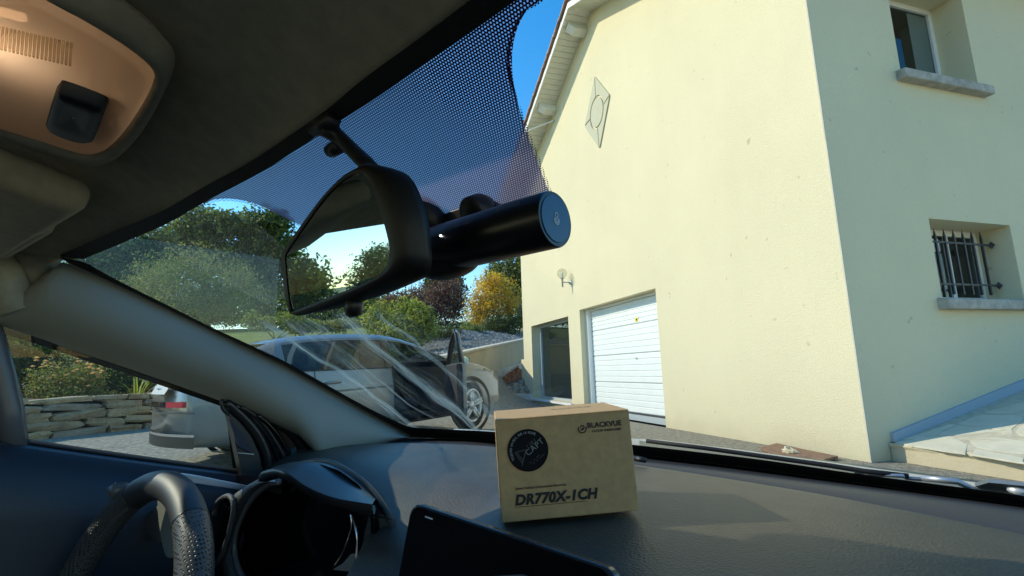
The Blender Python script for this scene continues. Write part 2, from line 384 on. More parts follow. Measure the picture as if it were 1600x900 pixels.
# diamond ornament with an oval
dc = (5.03, 6.36); DT, DR, DB, DL = (5.02, 7.2), (4.44, 6.43), (5.01, 5.52), (5.64, 6.34)
orn = obj('diamond_ornament', bpy.data.meshes.new('diamond_ornament'), m_wall, house)
g = MB(); ov = lambda q, k=1.: (dc[0]-.30*k*cos(q), dc[1]+.34*k*sin(q))
m_orn = P('ornament_render', (.47, .455, .33), .9, bump=.4, bs=40, bdist=.01)
crn = [(DR, 0), (DT, pi/2), (DL, pi), (DB, 3*pi/2)]
for i in range(4):
    (ca, qa), (cb, qb) = crn[i], crn[(i+1) % 4]; qb = qb if qb > qa else qb+2*pi
    arc = [ov(qa+(qb-qa)*(.03+.94*k/8), 1.06) for k in range(9)]
    mx = lambda c, o, t=.985: (c[0]+(dc[0]-c[0])*(1-t)+(o[0]-c[0])*.02, c[1]+(dc[1]-c[1])*(1-t)+(o[1]-c[1])*.02)
    poly = [mx(ca, cb)]+arc+[mx(cb, ca)]
    g = MB(); g.prism([gp(a, z, -.002) for a, z in poly], N*.028); g.build('ornament_piece', m_orn, orn)
g = MB(); g.prism([gp(*ov(2*pi*k/28, .93), -.002) for k in range(28)], N*.028); g.build('ornament_oval', m_orn, orn)
# garage door
gd = MB().box(gp(3.41, .0, -.31), U*3.04, N*.02, Z*2.29).build('garage_door', m_joint, house)
g = MB()
for (a, w) in ((6.36, .09), (3.41, .03)): g.box(gp(a, .0, -.24), U*w, N*.10, Z*2.285)
g.box(gp(3.44, 2.24, -.24), U*2.92, N*.06, Z*.045); g.build('door_frame', m_white, gd)
for z0, z1 in ((.135, .680), (.688, 1.234), (1.242, 1.788), (1.796, 2.238)):
    g = MB(); n = 5
    for k in range(n):   # ribbed sectional panel
        a0 = z0+(z1-z0)*k/n; a1 = z0+(z1-z0)*(k+1)/n
        g.prism([gp(3.44, a0+.008, -.2485), gp(3.44, a1-.008, -.2485), gp(3.44, a1-.012, -.238), gp(3.44, a0+.012, -.238)], U*2.915)
    g.box(gp(3.44, z0, -.285), U*2.915, N*.037, Z*(z1-z0)); g.build('door_panel', m_doorw, gd)
MB().box(gp(3.42, .105, -.26), U*3.0, N*.03, Z*.03).build('rubber_seal', m_dark, gd)
MB().box(gp(3.415, -.05, -.22), U*3.02, N*.05, Z*.15).build('threshold', m_grayframe, gd)
MB().box(gp(4.40, 1.825, -.238), U*.11, N*.003, Z*.075).build('warning_sticker', P('yellow_label', (.8, .62, .03), .5), gd)
MB().box(gp(4.43, 1.845, -.235), U*.05, N*.002, Z*.035).build('sticker_print', m_ink, gd)
MB().lathe(gp(4.55, 1.14, -.238), N, [(0, .02), (.018, .018), (.02, 0)], 8).build('lock', m_silver, gd)
# tall window left of the garage, with a room behind it
lw = MB()
for a, w in ((7.10, .06), (9.60, .15)): lw.box(gp(a, .19, -.30), U*w, N*.08, Z*2.03)
lw.box(gp(7.16, 2.15, -.30), U*2.44, N*.08, Z*.07); lw.box(gp(7.16, .19, -.30), U*2.44, N*.08, Z*.05)
lw = lw.build('shop_window', m_grayframe, house)
MB().box(gp(7.14, .22, -.275), U*2.48, N*.006, Z*1.95).build('pane', glassmat('room_glass', (.72, .78, .76), .8, base=.06), lw)
MB().box(gp(7.0, .14, .0), U*2.85, N*.08, Z*.05).build('window_sill', m_white, lw)
g = MB(); q = lambda a, z, o: gp(a, z, o)
g.quad(q(6.6, .16, -.36), q(10.4, .16, -.36), q(10.4, .16, -3.4), q(6.6, .16, -3.4)); g.quad(q(6.6, .16, -3.4), q(10.4, .16, -3.4), q(10.4, 2.5, -3.4), q(6.6, 2.5, -3.4))
g.quad(q(6.6, .16, -.36), q(6.6, .16, -3.4), q(6.6, 2.5, -3.4), q(6.6, 2.5, -.36)); g.quad(q(10.4, .16, -.36), q(10.4, .16, -3.4), q(10.4, 2.5, -3.4), q(10.4, 2.5, -.36)); g.quad(q(6.6, 2.5, -.36), q(10.4, 2.5, -.36), q(10.4, 2.5, -3.4), q(6.6, 2.5, -3.4))
g.build('room_lining', m_room, house)
# side windows
def sidewin(o, name):
    x0, x1, z0, z1, d = o
    g = MB(); f = .07
    for a, b, c, e_ in ((x0, x0+f, z0, z1), (x1-f, x1, z0, z1), (x0+f, x1-f, z0, z0+f), (x0+f, x1-f, z1-f, z1)):
        g.box(sp(a, c, -d+.0), V*(b-a), -U*.06, Z*(e_-c))
    w = g.build(name, m_white, house)
    MB().box(sp(x0+f-.01, z0+f-.01, -d+.025), V*(x1-x0-2*f+.02), -U*.006, Z*(z1-z0-2*f+.02)).build('pane', glassmat(name+'_glass', (.5, .56, .55), .9, base=.05), w)
    g = MB(); a = lambda v, z, o_: sp(v, z, o_)
    X0, X1, Z0, Z1 = x0-.3, x1+.3, z0-.3, z1+.2
    g.quad(a(X0, Z0, -2), a(X1, Z0, -2), a(X1, Z1, -2), a(X0, Z1, -2)); g.quad(a(X0, Z0, -d-.01), a(X1, Z0, -d-.01), a(X1, Z0, -2), a(X0, Z0, -2)); g.quad(a(X0, Z1, -d-.01), a(X1, Z1, -d-.01), a(X1, Z1, -2), a(X0, Z1, -2))
    g.quad(a(X0, Z0, -d-.01), a(X0, Z1, -d-.01), a(X0, Z1, -2), a(X0, Z0, -2)); g.quad(a(X1, Z0, -d-.01), a(X1, Z1, -d-.01), a(X1, Z1, -2), a(X1, Z0, -2))
    g.build('room_lining', m_room, w)
    g = MB(); g.prism([sp(x0-.09, z0-.13, .0), sp(x0-.09, z0-.13, .11), sp(x0-.09, z0-.02, .115), sp(x0-.09, z0+.004, 0), sp(x0-.09, z0+.004, -.05), sp(x0-.09, z0-.13, -.05)], V*(x1-x0+.18))
    bev(g.build('sill', m_sill, w), .012)
    return w
w1 = sidewin(W1, 'upper_window'); w2 = sidewin(W2, 'barred_window')
MB().box(sp(2.28, 4.45, -.40), V*.35, -U*.01, Z*1.2).build('curtain', m_room, w1)
for x in (1.75, 2.2):
    MB().box(sp(x, 1.71, -.40), V*.07, -U*.03, Z*.78).build('mullion', m_white, w2)
MB().box(sp(1.80, 2.28, -.37), V*.26, -U*.02, Z*.16).build('window_light', m_white, w2)
gr = MB()
for z in (1.83, 2.34): gr.box(sp(1.39, z, -.20), V*1.38, -U*.02, Z*.022)
gr = gr.build('window_grille', m_iron, house)
for k in range(8):
    v = 1.42+k*.163
    g = MB(); b0, b1 = sp(v, 1.72, -.188), sp(v, 2.47, -.188)
    g.prism([b0-V*.012+U*.012, b0+V*.012+U*.012, b0+V*.012-U*.012, b0-V*.012-U*.012], Z*.70)
    g.add([b0+Z*.70+V*s1*.012+U*s2*.012 for s1, s2 in ((-1, 1), (1, 1), (1, -1), (-1, -1))]+[b1+Z*.06], [(0, 1, 4), (1, 2, 4), (2, 3, 4), (3, 0, 4)])
    g.build('bar', m_iron, gr)
for z in (1.84, 2.35):
    g = MB(); c = sp(2.72, z, -.18); s = .05
    g.add([c+V*s, c-V*s, c+Z*s, c-Z*s, c+U*s*.8, c-U*s*.8], [(0, 2, 4), (2, 1, 4), (1, 3, 4), (3, 0, 4), (2, 0, 5), (1, 2, 5), (3, 1, 5), (0, 3, 5)]); g.build('rosette', m_iron, gr)

# wall lamp
lm = empty('wall_lamp', gp(6.86, 2.98), 'clear globe lamp on a bracket on the cream wall above the garage', 'lamp')
m_lampg = glassmat('lamp_glass', (.86, .87, .8), .9, base=.08)
gc = gp(6.875, 3.21, .2)
g = MB(); g.lathe(gc, Z, [(.005, -.118)]+[(.12*sin(q), -.12*cos(q)) for q in np.linspace(.3, pi-.02, 12)], 18); g.build('globe', m_lampg, lm, True)
g = MB(); g.lathe(gp(6.875, 2.98, .2), Z, [(0, -.09), (.02, -.09), (.022, .1), (.05, .11), (.052, .125), (0, .125)], 12); g.build('post', m_silver, lm, True)
g = MB(); g.tube([gp(6.875, 3.0, .2), gp(6.875, 3.0, .0)], .014, 8); g.lathe(gp(6.875, 3.0, .0), N, [(0, .02), (.05, .018), (.055, 0)], 12); g.build('bracket', m_silver, lm, True)
MB().lathe(gc-Z*.1, Z, [(0, .14), (.02, .13), (.028, .08), (.02, 0)], 10).build('bulb', m_white, lm, True)

# things inside the tall window
so_ = gp(7.75, .2, -.55)
pb = empty('spray_bottle', so_, 'white pump spray bottle standing inside the tall window left of the garage', 'bottle')
MB().lathe(so_, Z, [(0, 0), (.1, .0), (.105, .03), (.1, .30), (.08, .34), (.05, .40), (.04, .47), (0, .48)], 16).build('tank', m_white, pb, True)
g = MB(); g.tube([so_+Z*.46, so_+Z*.6], .015, 8); g.tube([so_+Z*.6-U*.13, so_+Z*.6+U*.13], .016, 8); g.build('pump_handle', m_white, pb, True)
g = MB(); g.tube([so_+Z*.44, so_+Z*.46-U*.1, so_+Z*.35-U*.2, so_+Z*.05-U*.24], .012, 8); g.build('hose', m_grayframe, pb, True)
MB().cbox(so_+Z*.18+N*.108, U, N, Z, .07, .006, .03).build('label', m_inkg, pb)
st = gp(8.25, .17, -1.0)
sl = empty('stool', st, 'white stool behind the spray bottle in the tall window', 'stool')
MB().cbox(st+Z*.47, U, N, Z, .75, .4, .05).build('seat', m_white, sl)
for a in (-.33, .33):
    for b in (-.16, .16): MB().cbox(st+U*a+N*b+Z*.225, U, N, Z, .06, .05, .44).build('leg', m_white, sl)

# ================================================================== TERRACE
tn = np.cross(-U, V*1.0+Z*.203); tn /= np.linalg.norm(tn)
K = gp(0, 0)+V*.30+Z*.178
ter = empty('terrace', K, 'raised terrace with crazy paving along the shaded side of the house', 'terrace')
tp = lambda v, o, dz=0.: K+(V+Z*.203)*(v)-U*o+Z*dz
g = MB(); g.prism([tp(0, .03), tp(8, .03), tp(8, 7.5), tp(0, 7.5)], -Z*1.9)  # unseen stretch widened to bounce light onto the side wall
g.build('bed', m_mortar, ter)
g = MB(); rows = []
for j, dz in enumerate((.002, -.02, -.05, -.3)):
    rows.append([tp(-.02-.025*rnd.random()*(j < 2)-(.012 if j else 0), .01+7.5*k/120, dz) for k in range(121)])
g.grid(rows); g.build('terrace_edge', m_render, ter)
fl = lambda pts: [on(1180+x/3.462, 580+y/3.462, K, tn) for x, y in pts]
flags = [[(752, 386), (905, 357), (1060, 352), (1148, 402), (1138, 448), (1000, 428), (850, 405)],
 [(800, 370), (1055, 288), (1082, 292), (978, 343), (905, 352)], [(990, 345), (1094, 296), (1230, 308), (1318, 327), (1200, 338), (1100, 348)],
 [(1150, 368), (1300, 357), (1470, 384), (1600, 400), (1600, 445), (1454, 446), (1330, 437), (1192, 412)],
 [(1100, 287), (1200, 240), (1420, 238), (1450, 254), (1384, 318), (1330, 320), (1210, 302)], [(1240, 222), (1470, 162), (1470, 210), (1392, 226), (1290, 230)],
 [(1158, 452), (1192, 422), (1330, 446), (1454, 472), (1454, 500), (1300, 474)], [(1402, 330), (1450, 284), (1600, 280), (1600, 360), (1470, 358)],
 [(1410, 232), (1480, 214), (1640, 190), (1640, 250), (1462, 250)], [(1480, 158), (1640, 112), (1640, 180), (1480, 206)], [(1466, 476), (1640, 460), (1640, 540), (1466, 505)],
 [(1610, 370), (1720, 360), (1720, 450), (1612, 448)], [(1466, 262), (1640, 258), (1700, 350), (1610, 352), (1606, 274)], [(1334, 326), (1392, 322), (1394, 338), (1350, 344)]]
for p in flags:
    q = fl(p); c = sum(q)/len(q); q2 = []
    for i in range(len(q)):
        a, b = q[i], q[(i+1) % len(q)]
        q2 += [a+(b-a)*t+(c-a)*.012*rnd.random()+np.array([rnd.uniform(-1, 1), rnd.uniform(-1, 1), 0])*.008 for t in (.03, .5, .97)]
    g = MB(); g.prism([x-Z*.01 for x in q2], Z*.014); bev(g.build('flagstone', m_flag, ter), .004, 1)
g = MB(); g.prism([tp(0, 0), tp(4.4, 0), tp(4.4, 0, .11), tp(0, 0, .085)], -U*.035); g.build('wall_strip', m_zinc, ter)

# scrap at the foot of the wall
sc = [atz(x, y, .012) for x, y in ((1188, 703), (1214, 696), (1256, 706), (1310, 717), (1290, 722), (1205, 711))]
g = MB(); g.prism(sc, Z*.03); tag(bev(g.build('brown_board', P('brown_board', (.22, .13, .08), .8, var=.3, vs=20)), .006), 'flat brown board lying at the foot of the sunlit wall', 'board')
g = MB(); c = atz(1234, 706, .05); rows = []
for i in range(7):
    th = pi*i/6; r = []
    for j in range(12):
        ph = 2*pi*j/12; d = np.array([sin(th)*cos(ph), sin(th)*sin(ph), cos(th)]); r.append(c+d*(.055+.05*mnoise.noise(Vector(d*2.2+3)))*[1.5, 1.2, .8])
    rows.append(r)
g.grid(rows, True); tag(g.build('pale_lump', P('pale_lump', (.62, .54, .36), .9, bump=.6, bs=40)), 'pale crumpled lump on the brown board by the house corner', 'litter')

# ================================================================== FOLIAGE
def leafgeo(name, P_, N_, sizes, mats, idx, parent, asp=.5):
    n = len(P_); R = nrs.normal(size=(n, 3)); T1 = np.cross(N_, R); T1 /= np.linalg.norm(T1, axis=1)[:, None]+1e-9; T2 = np.cross(N_, T1)
    s = sizes[:, None]; vs = np.empty((n, 4, 3)); vs[:, 0] = P_-T1*s; vs[:, 1] = P_-T2*s*asp+N_*s*.18; vs[:, 2] = P_+T1*s; vs[:, 3] = P_+T2*s*asp+N_*s*.18
    me = bpy.data.meshes.new(name); me.vertices.add(4*n); me.vertices.foreach_set('co', vs.reshape(-1).astype(np.float32))
    me.loops.add(4*n); me.loops.foreach_set('vertex_index', np.arange(4*n, dtype=np.int32)); me.polygons.add(n)
    me.polygons.foreach_set('loop_start', np.arange(0, 4*n, 4, dtype=np.int32)); me.polygons.foreach_set('loop_total', np.full(n, 4, dtype=np.int32))
    me.update(); me.validate(); o = obj(name, me, mats, parent); me.polygons.foreach_set('material_index', idx.astype(np.int32)); me.update(); return o
def crown(name, parent, blobs, n, size, mats, weights, asp=.5, up=.35, fill=2.0, rough=.5):
    Ps, Ns, Is = [], [], []; vol = [np.prod(np.asarray(r))**(.7) for c, r in blobs]; tot = sum(vol)
    for (c, r), v in zip(blobs, vol):
        k = max(20, int(n*v/tot)); d = nrs.normal(size=(k, 3)); d /= np.linalg.norm(d, axis=1)[:, None]
        rad = nrs.rand(k)**(1/fill); sd_ = nrs.rand(3)*20
        lump = np.array([mnoise.noise(Vector(x*2.3+sd_)) + .5*mnoise.noise(Vector(x*5+sd_)) for x in d])
        rad = rad*(1+rough*lump)
        Ps.append(np.asarray(c)+d*rad[:, None]*np.asarray(r)); nn = d*.6+nrs.normal(size=(k, 3))*.75+[0, 0, up]; Ns.append(nn/np.linalg.norm(nn, axis=1)[:, None])
        cl = np.array([mnoise.noise(Vector(x*3.1+sd_*2)) for x in d])+nrs.normal(size=k)*.28
        cw = np.cumsum(weights)/sum(weights); rk = cl.argsort().argsort()/k; Is.append(np.searchsorted(cw, rk).clip(0, len(mats)-1))
    P_ = np.concatenate(Ps); return leafgeo(name, P_, np.concatenate(Ns), size*(.6+.8*nrs.rand(len(P_))), mats, np.concatenate(Is), parent, asp)
def plant(name, label, cat, base, blobs, n, size, mats, weights, trunk=.12, group=None, tname='trunk', mb=m_bark, **kw):
    base = np.asarray(base, float); e = empty(name, base, label, cat, group)
    crown('crown' if tname == 'trunk' else 'foliage', e, blobs, n, size, mats, weights, **kw)
    g = MB(); top = sum(np.asarray(c) for c, r in blobs)/len(blobs)
    if tname == 'trunk':
        fk = base+(top-base)*.45; g.tube([base-Z*.3, base+(fk-base)*.5, fk], [trunk, trunk*.8, trunk*.6], 8)
    else: fk = base
    for c, r in blobs:
        c = np.asarray(c, float); m_ = (fk+c)/2+nrs.normal(size=3)*np.asarray(r)*.12; g.tube([fk-Z*.1, m_, c+np.array([0, 0, r[2]*.35])], [trunk*.5, trunk*.33, trunk*.1], 6)
        for k in range(3):
            e2 = c+nrs.normal(size=3)*np.asarray(r)*.5; g.tube([m_, (m_+e2)/2+nrs.normal(size=3)*np.asarray(r)*.08, e2], [trunk*.22, trunk*.15, trunk*.05], 5)
    g.build(tname, mb, e, True); return e
G1 = leafmat('leaf_mid_green', (.11, .16, .035)); G2 = leafmat('leaf_deep_green', (.05, .08, .022)); G3 = leafmat('leaf_light_green', (.23, .27, .06))
G4 = leafmat('leaf_yellow_green', (.36, .38, .08)); G5 = leafmat('leaf_olive', (.29, .27, .085)); G6 = leafmat('leaf_grey_olive', (.21, .22, .11))
R1 = leafmat('leaf_purple', (.14, .06, .06)); R2 = leafmat('leaf_plum', (.07, .035, .04)); R3 = leafmat('leaf_dusky', (.24, .16, .12))
Y1 = leafmat('leaf_gold', (.78, .52, .05), .45); Y2 = leafmat('leaf_amber', (.62, .34, .05), .4); Y3 = leafmat('leaf_russet', (.25, .13, .05)); B1 = leafmat('petal_peach', (.75, .48, .25), .4)
pxm = lambda a: a/F
def blob(px, py, a, rx, ry, rd=None):   # an ellipsoid centred on a measured spot, radii measured at that distance
    s = a/F*1.03; return (dep(px, py, a), (rx*s, (rd or rx)*s, ry*s))
def base(px, py, a): return dep(px, py, a)
def tree(px, pb, a, bl, n, size, label, mats=(G1, G2, G3), w=(4, 4, 2), trunk=.25, name='oak_tree', group='trees beyond the lawn', **kw):
    b = base(px, pb, a); plant(name, label, 'tree', b, [blob(x, y, a+dz, rx, ry) for x, y, rx, ry, dz in bl], n, size, list(mats), w, trunk, group, **kw)
def bush(px, pb, a, bl, n, size, label, mats, w, name, trunk=.05, **kw):
    b = base(px, pb, a); plant(name, label, 'bush', b, [blob(x, y, a+dz, rx, ry) for x, y, rx, ry, dz in bl], n, size, list(mats), w, trunk, tname='stem', **kw)
tree(318, 505, 38, [(300, 365, 46, 34, 0), (345, 400, 50, 40, 1), (262, 395, 44, 34, -1), (318, 345, 34, 26, 1), (355, 350, 26, 24, 0)], 15000, .16, 'tall oak rising over the feathery bush at the left of the windscreen')
tree(412, 500, 40, [(400, 358, 36, 36, 0), (440, 395, 44, 44, 1), (392, 420, 40, 44, 0), (432, 345, 24, 22, 0), (415, 455, 40, 30, 1)], 15000, .16, 'tall dense oak just left of the rear view mirror')
tree(200, 480, 32, [(190, 395, 46, 26, 0), (240, 380, 36, 28, 0), (150, 415, 36, 26, 0), (215, 430, 60, 34, 1)], 9000, .15, 'bluish dark tree at the far left corner of the windscreen', (G2, G1), (3, 2))
tree(520, 492, 46, [(500, 450, 40, 34, 0), (545, 462, 38, 30, 1), (580, 468, 26, 22, 0), (520, 425, 26, 24, 1)], 7000, .17, 'dark broad tree showing under the rear view mirror', (G2, G1), (3, 2))
tree(690, 480, 44, [(675, 445, 16, 24, 0), (690, 430, 20, 28, 1), (708, 445, 20, 26, 0)], 4000, .15, 'dark bluish conifer behind the plum coloured bush', (G2, G1), (4, 1), name='conifer')
tree(796, 500, 36, [(800, 425, 24, 34, 0), (780, 430, 26, 30, 1), (830, 410, 30, 40, 0), (810, 455, 26, 30, 1)], 7000, .13, 'dark green tree behind the golden bush beside the house edge', (G2, G1, G3), (4, 3, 1))
bush(380, 500, 33, [(x, 482+rnd.uniform(-5, 5), 34, 22, rnd.uniform(-1, 2)) for x in range(120, 640, 40)]+[(x, 462, 30, 18, 2) for x in range(140, 480, 55)]+[(x, 497, 30, 14, -1) for x in range(280, 620, 40)], 22000, .11, 'long dark hedge under the oaks beyond the lawn', (G2, G1, G3), (4, 3, 1), 'far_hedge', trunk=.1)
# feathery bush in front, plus shrubs along the bank
bush(305, 530, 15, [(300, 430, 70, 44, 0), (250, 445, 50, 34, .4), (345, 460, 48, 44, -.3), (300, 480, 70, 40, 0), (240, 480, 44, 30, .3), (380, 440, 26, 26, .6)], 26000, .042, 'large feathery olive bush behind the left windscreen edge', (G5, G6, G3, G1), (4, 3, 2, 2), 'feathery_bush', asp=.3, up=.1, rough=.6)
bush(430, 528, 20, [(420, 505, 26, 12, 0), (455, 500, 26, 14, 0), (490, 508, 24, 10, .4), (395, 500, 16, 16, 0)], 5000, .05, 'low leafy shrub on the lawn edge behind the silver car roof', (G3, G1, G4), (3, 3, 2), 'low_shrub')
bush(480, 528, 21, [(470, 512, 22, 12, 0), (520, 510, 26, 10, 0), (545, 506, 18, 9, 0)], 4000, .05, 'greyish shrub below the rear view mirror tab', (G6, G3, G5), (3, 2, 2), 'low_shrub')
bush(628, 548, 16.5, [(598, 502, 34, 30, 0), (650, 505, 34, 36, 0), (625, 520, 44, 30, -.4), (640, 485, 24, 20, .3)], 15000, .05, 'rounded light green bush behind the silver car bonnet', (G4, G3, G1), (4, 3, 2), 'green_bush')
bush(697, 522, 27, [(690, 470, 36, 38, 0), (712, 480, 24, 40, 0), (672, 490, 28, 26, 0), (700, 455, 26, 24, .4)], 12000, .06, 'large plum purple bush between the green and golden bushes', (R1, R2, R3), (3, 4, 3), 'purple_bush')
bush(636, 500, 31, [(636, 470, 28, 20, 0), (612, 474, 22, 16, 0), (660, 466, 22, 20, 0)], 6000, .07, 'smaller reddish purple bush behind the light green bush', (R1, R3, G6), (4, 2, 2), 'purple_bush')
bush(772, 518, 26, [(765, 470, 34, 42, 0), (795, 478, 26, 40, .3), (748, 488, 22, 30, -.2), (770, 445, 24, 22, .2)], 15000, .055, 'golden yellow autumn bush beside the edge of the house', (Y1, Y2, G4, Y3), (6, 3, 2, 1.5), 'golden_bush')
bush(785, 522, 25, [(778, 508, 22, 14, 0), (800, 506, 16, 16, 0)], 4000, .05, 'small dark green shrub at the foot of the golden bush', (G2, G1), (4, 1), 'dark_shrub')
bush(812, 516, 25.5, [(814, 495, 9, 20, 0)], 1500, .05, 'grey green upright shrub against the edge of the house', (G6, G5), (3, 1), 'upright_shrub')
bush(715, 520, 19, [(705, 520, 18, 9, 0), (680, 526, 20, 12, 0)], 2500, .04, 'low dark shrub on the gravel bank below the plum bush', (G2, G1, R2), (3, 2, 1), 'bank_shrub')
bush(742, 517, 23, [(742, 514, 16, 8, 0), (728, 512, 12, 8, .4)], 1800, .04, 'small green shrub on the gravel bank left of the golden bush', (G1, G3), (3, 2), 'bank_shrub')
# bare shoots against the sky
e = empty('bare_shoots', base(640, 470, 33), 'thin leafy shoots against the sky above the reddish bush', 'shoots')
g = MB()
lp = []
for x, y0, y1 in ((634, 465, 425), (642, 465, 432), (650, 466, 440), (660, 470, 436), (668, 470, 420), (672, 465, 428), (620, 470, 446)):
    p0, p1 = dep(x, y0, 33), dep(x+rnd.uniform(-4, 4), y1, 33); g.tube([p0, p1], [.03, .01], 5); lp += [p0+(p1-p0)*rnd.random()+nrs.normal(size=3)*.08 for _ in range(26)]
g.build('stem', m_bark, e); lp = np.array(lp); nn = nrs.normal(size=lp.shape); nn /= np.linalg.norm(nn, axis=1)[:, None]
leafgeo('foliage', lp, nn, np.full(len(lp), .07), [G1, R2], (nrs.rand(len(lp)) > .6).astype(int), e)

# garden beyond the driver window
bush(60, 655, 11.2, [(10, 560, 80, 50, 0), (70, 545, 60, 36, .6), (-40, 590, 70, 60, 0), (-120, 560, 80, 70, 0), (150, 585, 60, 40, 1.0), (60, 600, 90, 50, .8)], 22000, .032, 'dark glossy hedge behind the stone wall in the driver window', (G2, G1, G6, G2), (5, 3, 1, 2), 'hedge')
bush(210, 650, 12.2, [(200, 590, 60, 44, 0), (260, 600, 50, 44, .4), (150, 600, 44, 44, .2), (310, 590, 60, 50, .6)], 12000, .04, 'deep green shrub behind the spiky plants', (G2, G2, G1), (5, 3, 1), 'hedge')
bush(100, 648, 10.4, [(90, 595, 42, 30, 0), (130, 590, 32, 30, 0), (105, 615, 52, 28, -.1), (70, 610, 30, 24, 0)], 11000, .022, 'rose bush with peach blooms above the stone wall', (G5, G3, Y3, G1), (3, 2, 2, 3), 'rose_bush')
rb = bpy.data.objects['rose_bush']
g = MB()
for k in range(46):
    x, y = (rnd.gauss(60, 8), rnd.gauss(568, 3)) if k < 8 else (rnd.gauss(146, 10), rnd.gauss(572, 8)) if k < 26 else (rnd.uniform(48, 158), rnd.uniform(572, 612))
    c = dep(x, y, 10.05+rnd.uniform(-.05, .1)); s = rnd.uniform(.026, .044)
    for j in range(5):
        q = 2*pi*j/5; d = np.array([cos(q), sin(q), .25]); d /= np.linalg.norm(d); t = np.cross(d, Z); t /= np.linalg.norm(t); o2 = np.array([0, 0, 0.])
        g.add([c, c+d*s*.7+t*s*.55, c+d*s*1.3+Z*s*.35, c+d*s*.7-t*s*.55], [(0, 1, 2, 3)])
        g.add([c, c+d*s*.4+t*s*.4+Z*s*.3, c+d*s*.6+Z*s*.9, c+d*s*.4-t*s*.4+Z*s*.3], [(0, 1, 2, 3)])
tag(mesh('bloom', g.v, g.f, B1, rb), kind='stuff')
bush(40, 655, 10.6, [(20, 632, 60, 16, 0), (90, 632, 60, 16, 0), (150, 630, 50, 18, .3), (210, 628, 50, 18, .6), (270, 624, 50, 18, .9), (-60, 634, 70, 18, 0)], 9000, .03, 'low dark ground growth along the top of the stone wall', (G2, G1, R2), (5, 2, 1), 'border_plants')
def spiky(px, pb, a, h, n, label):
    b = base(px, pb, a); e = empty('spiky_plant', b, label, 'plant', 'spiky leaved plants above the stone wall')
    for k in range(n):
        q = rnd.uniform(0, 2*pi); lean = rnd.uniform(.15, .75); L = h*rnd.uniform(.7, 1.15); w = .020; rows = []
        d = np.array([cos(q), sin(q), 0]); s_ = np.cross(d, Z); p = b+nrs.normal(size=3)*[.05, .05, 0]
        for i in range(6):
            t = i/5; x = p+d*L*lean*t**1.6+Z*L*(t-.42*lean*t**3); ww = w*(1-t)**.6+.001; rows.append([x-s_*ww, x+d*ww*.3, x+s_*ww])
        MB().grid(rows).build('leaf', G3 if k % 3 else G4, e, True)
spiky(212, 640, 10.3, .85, 18, 'arching spiky leaved plant left of its twin above the stone wall'); spiky(254, 634, 10.5, .85, 22, 'dense spiky leaved plant next to the silver car rear')

# stone wall
A = dep(-80, 697, 7.4); Bq = dep(330, 660, 9.6); A[2] = gz(-6, 7.4); Bq[2] = gz(-6, 9.6)
A[:2] = atz(-70, 701, .16)[:2]; Bq[:2] = atz(290, 664, .16)[:2]
e = empty('stone_wall', (A+Bq)/2, 'dry stone retaining wall of pale rough stones behind the driveway', 'wall')
wd_ = (Bq-A); L = np.linalg.norm(wd_); wd_ /= L; wn = np.cross(wd_, Z); wn = wn if np.dot(wn, FH) < 0 else -wn
MB().box(A-wn*.44-Z*.2, wd_*L, wn*.3, Z*.78).build('wall_core', P('earth', (.025, .02, .014), .95), e)
def stone(c, sx, sy, sz, mat, parent, name='stone'):
    n = 4; g = MB(); bmx = bmesh.new(); bmesh.ops.create_cube(bmx, size=2); bmesh.ops.subdivide_edges(bmx, edges=bmx.edges[:], cuts=2, use_grid_fill=True)
    tl0 = rnd.uniform(-.09, .09); sd_ = Vector((rnd.random()*50, rnd.random()*50, rnd.random()*50))
    for v in bmx.verts:
        d = v.co.copy(); k = max(abs(d.x), abs(d.y), abs(d.z)); s = d.normalized()*1.15; p = d*.66+s*.34; p *= 1+.24*mnoise.noise(d*1.1+sd_)+rnd.uniform(-.05, .05)
        q = np.asarray(c)+wd_*p.x*sx/2+wn*p.y*sy/2+Z*p.z*sz/2; q = q+(Z*(p.x*sx/2)*tl0 if name == 'stone' else 0); v.co = Vector(q)
    me = bpy.data.meshes.new(name); bmx.to_mesh(me); bmx.free(); return obj(name, me, mat, parent)
m_st2 = P('wall_stone_grey', (.20, .16, .11), .95, col2=(.34, .28, .20), vs=7, bump=.8, bs=24, bdist=.03, det=8)
m_st3 = P('wall_stone_tan', (.34, .24, .13), .95, col2=(.50, .38, .22), vs=8, bump=.9, bs=26, bdist=.03, det=8)
zz = -.04
for rowi in range(5):
    h = (.15, .135, .14, .13, .10)[rowi]; x = -rnd.random()*.3
    while x < L:
        w = rnd.uniform(.34, .80); stone(A+wd_*(x+w/2)-wn*(.10+.02*rowi)+Z*(zz+h/2), w*.99, .3, h*rnd.uniform(.84, 1.12), rnd.choice((m_stone, m_stone, m_st2, m_st3)), e); x += w
    zz += h
g = MB(); g.quad(A-wn*.2+Z*.50, Bq-wn*.2+Z*.50, Bq-wn*6+Z*.62, A-wn*6+Z*.62); tag(g.build('raised_bed', P('soil', (.06, .045, .03), .95, bump=.6, bs=20, bdist=.03)), 'dark soil bed behind the stone wall', 'flower bed', kind='structure')

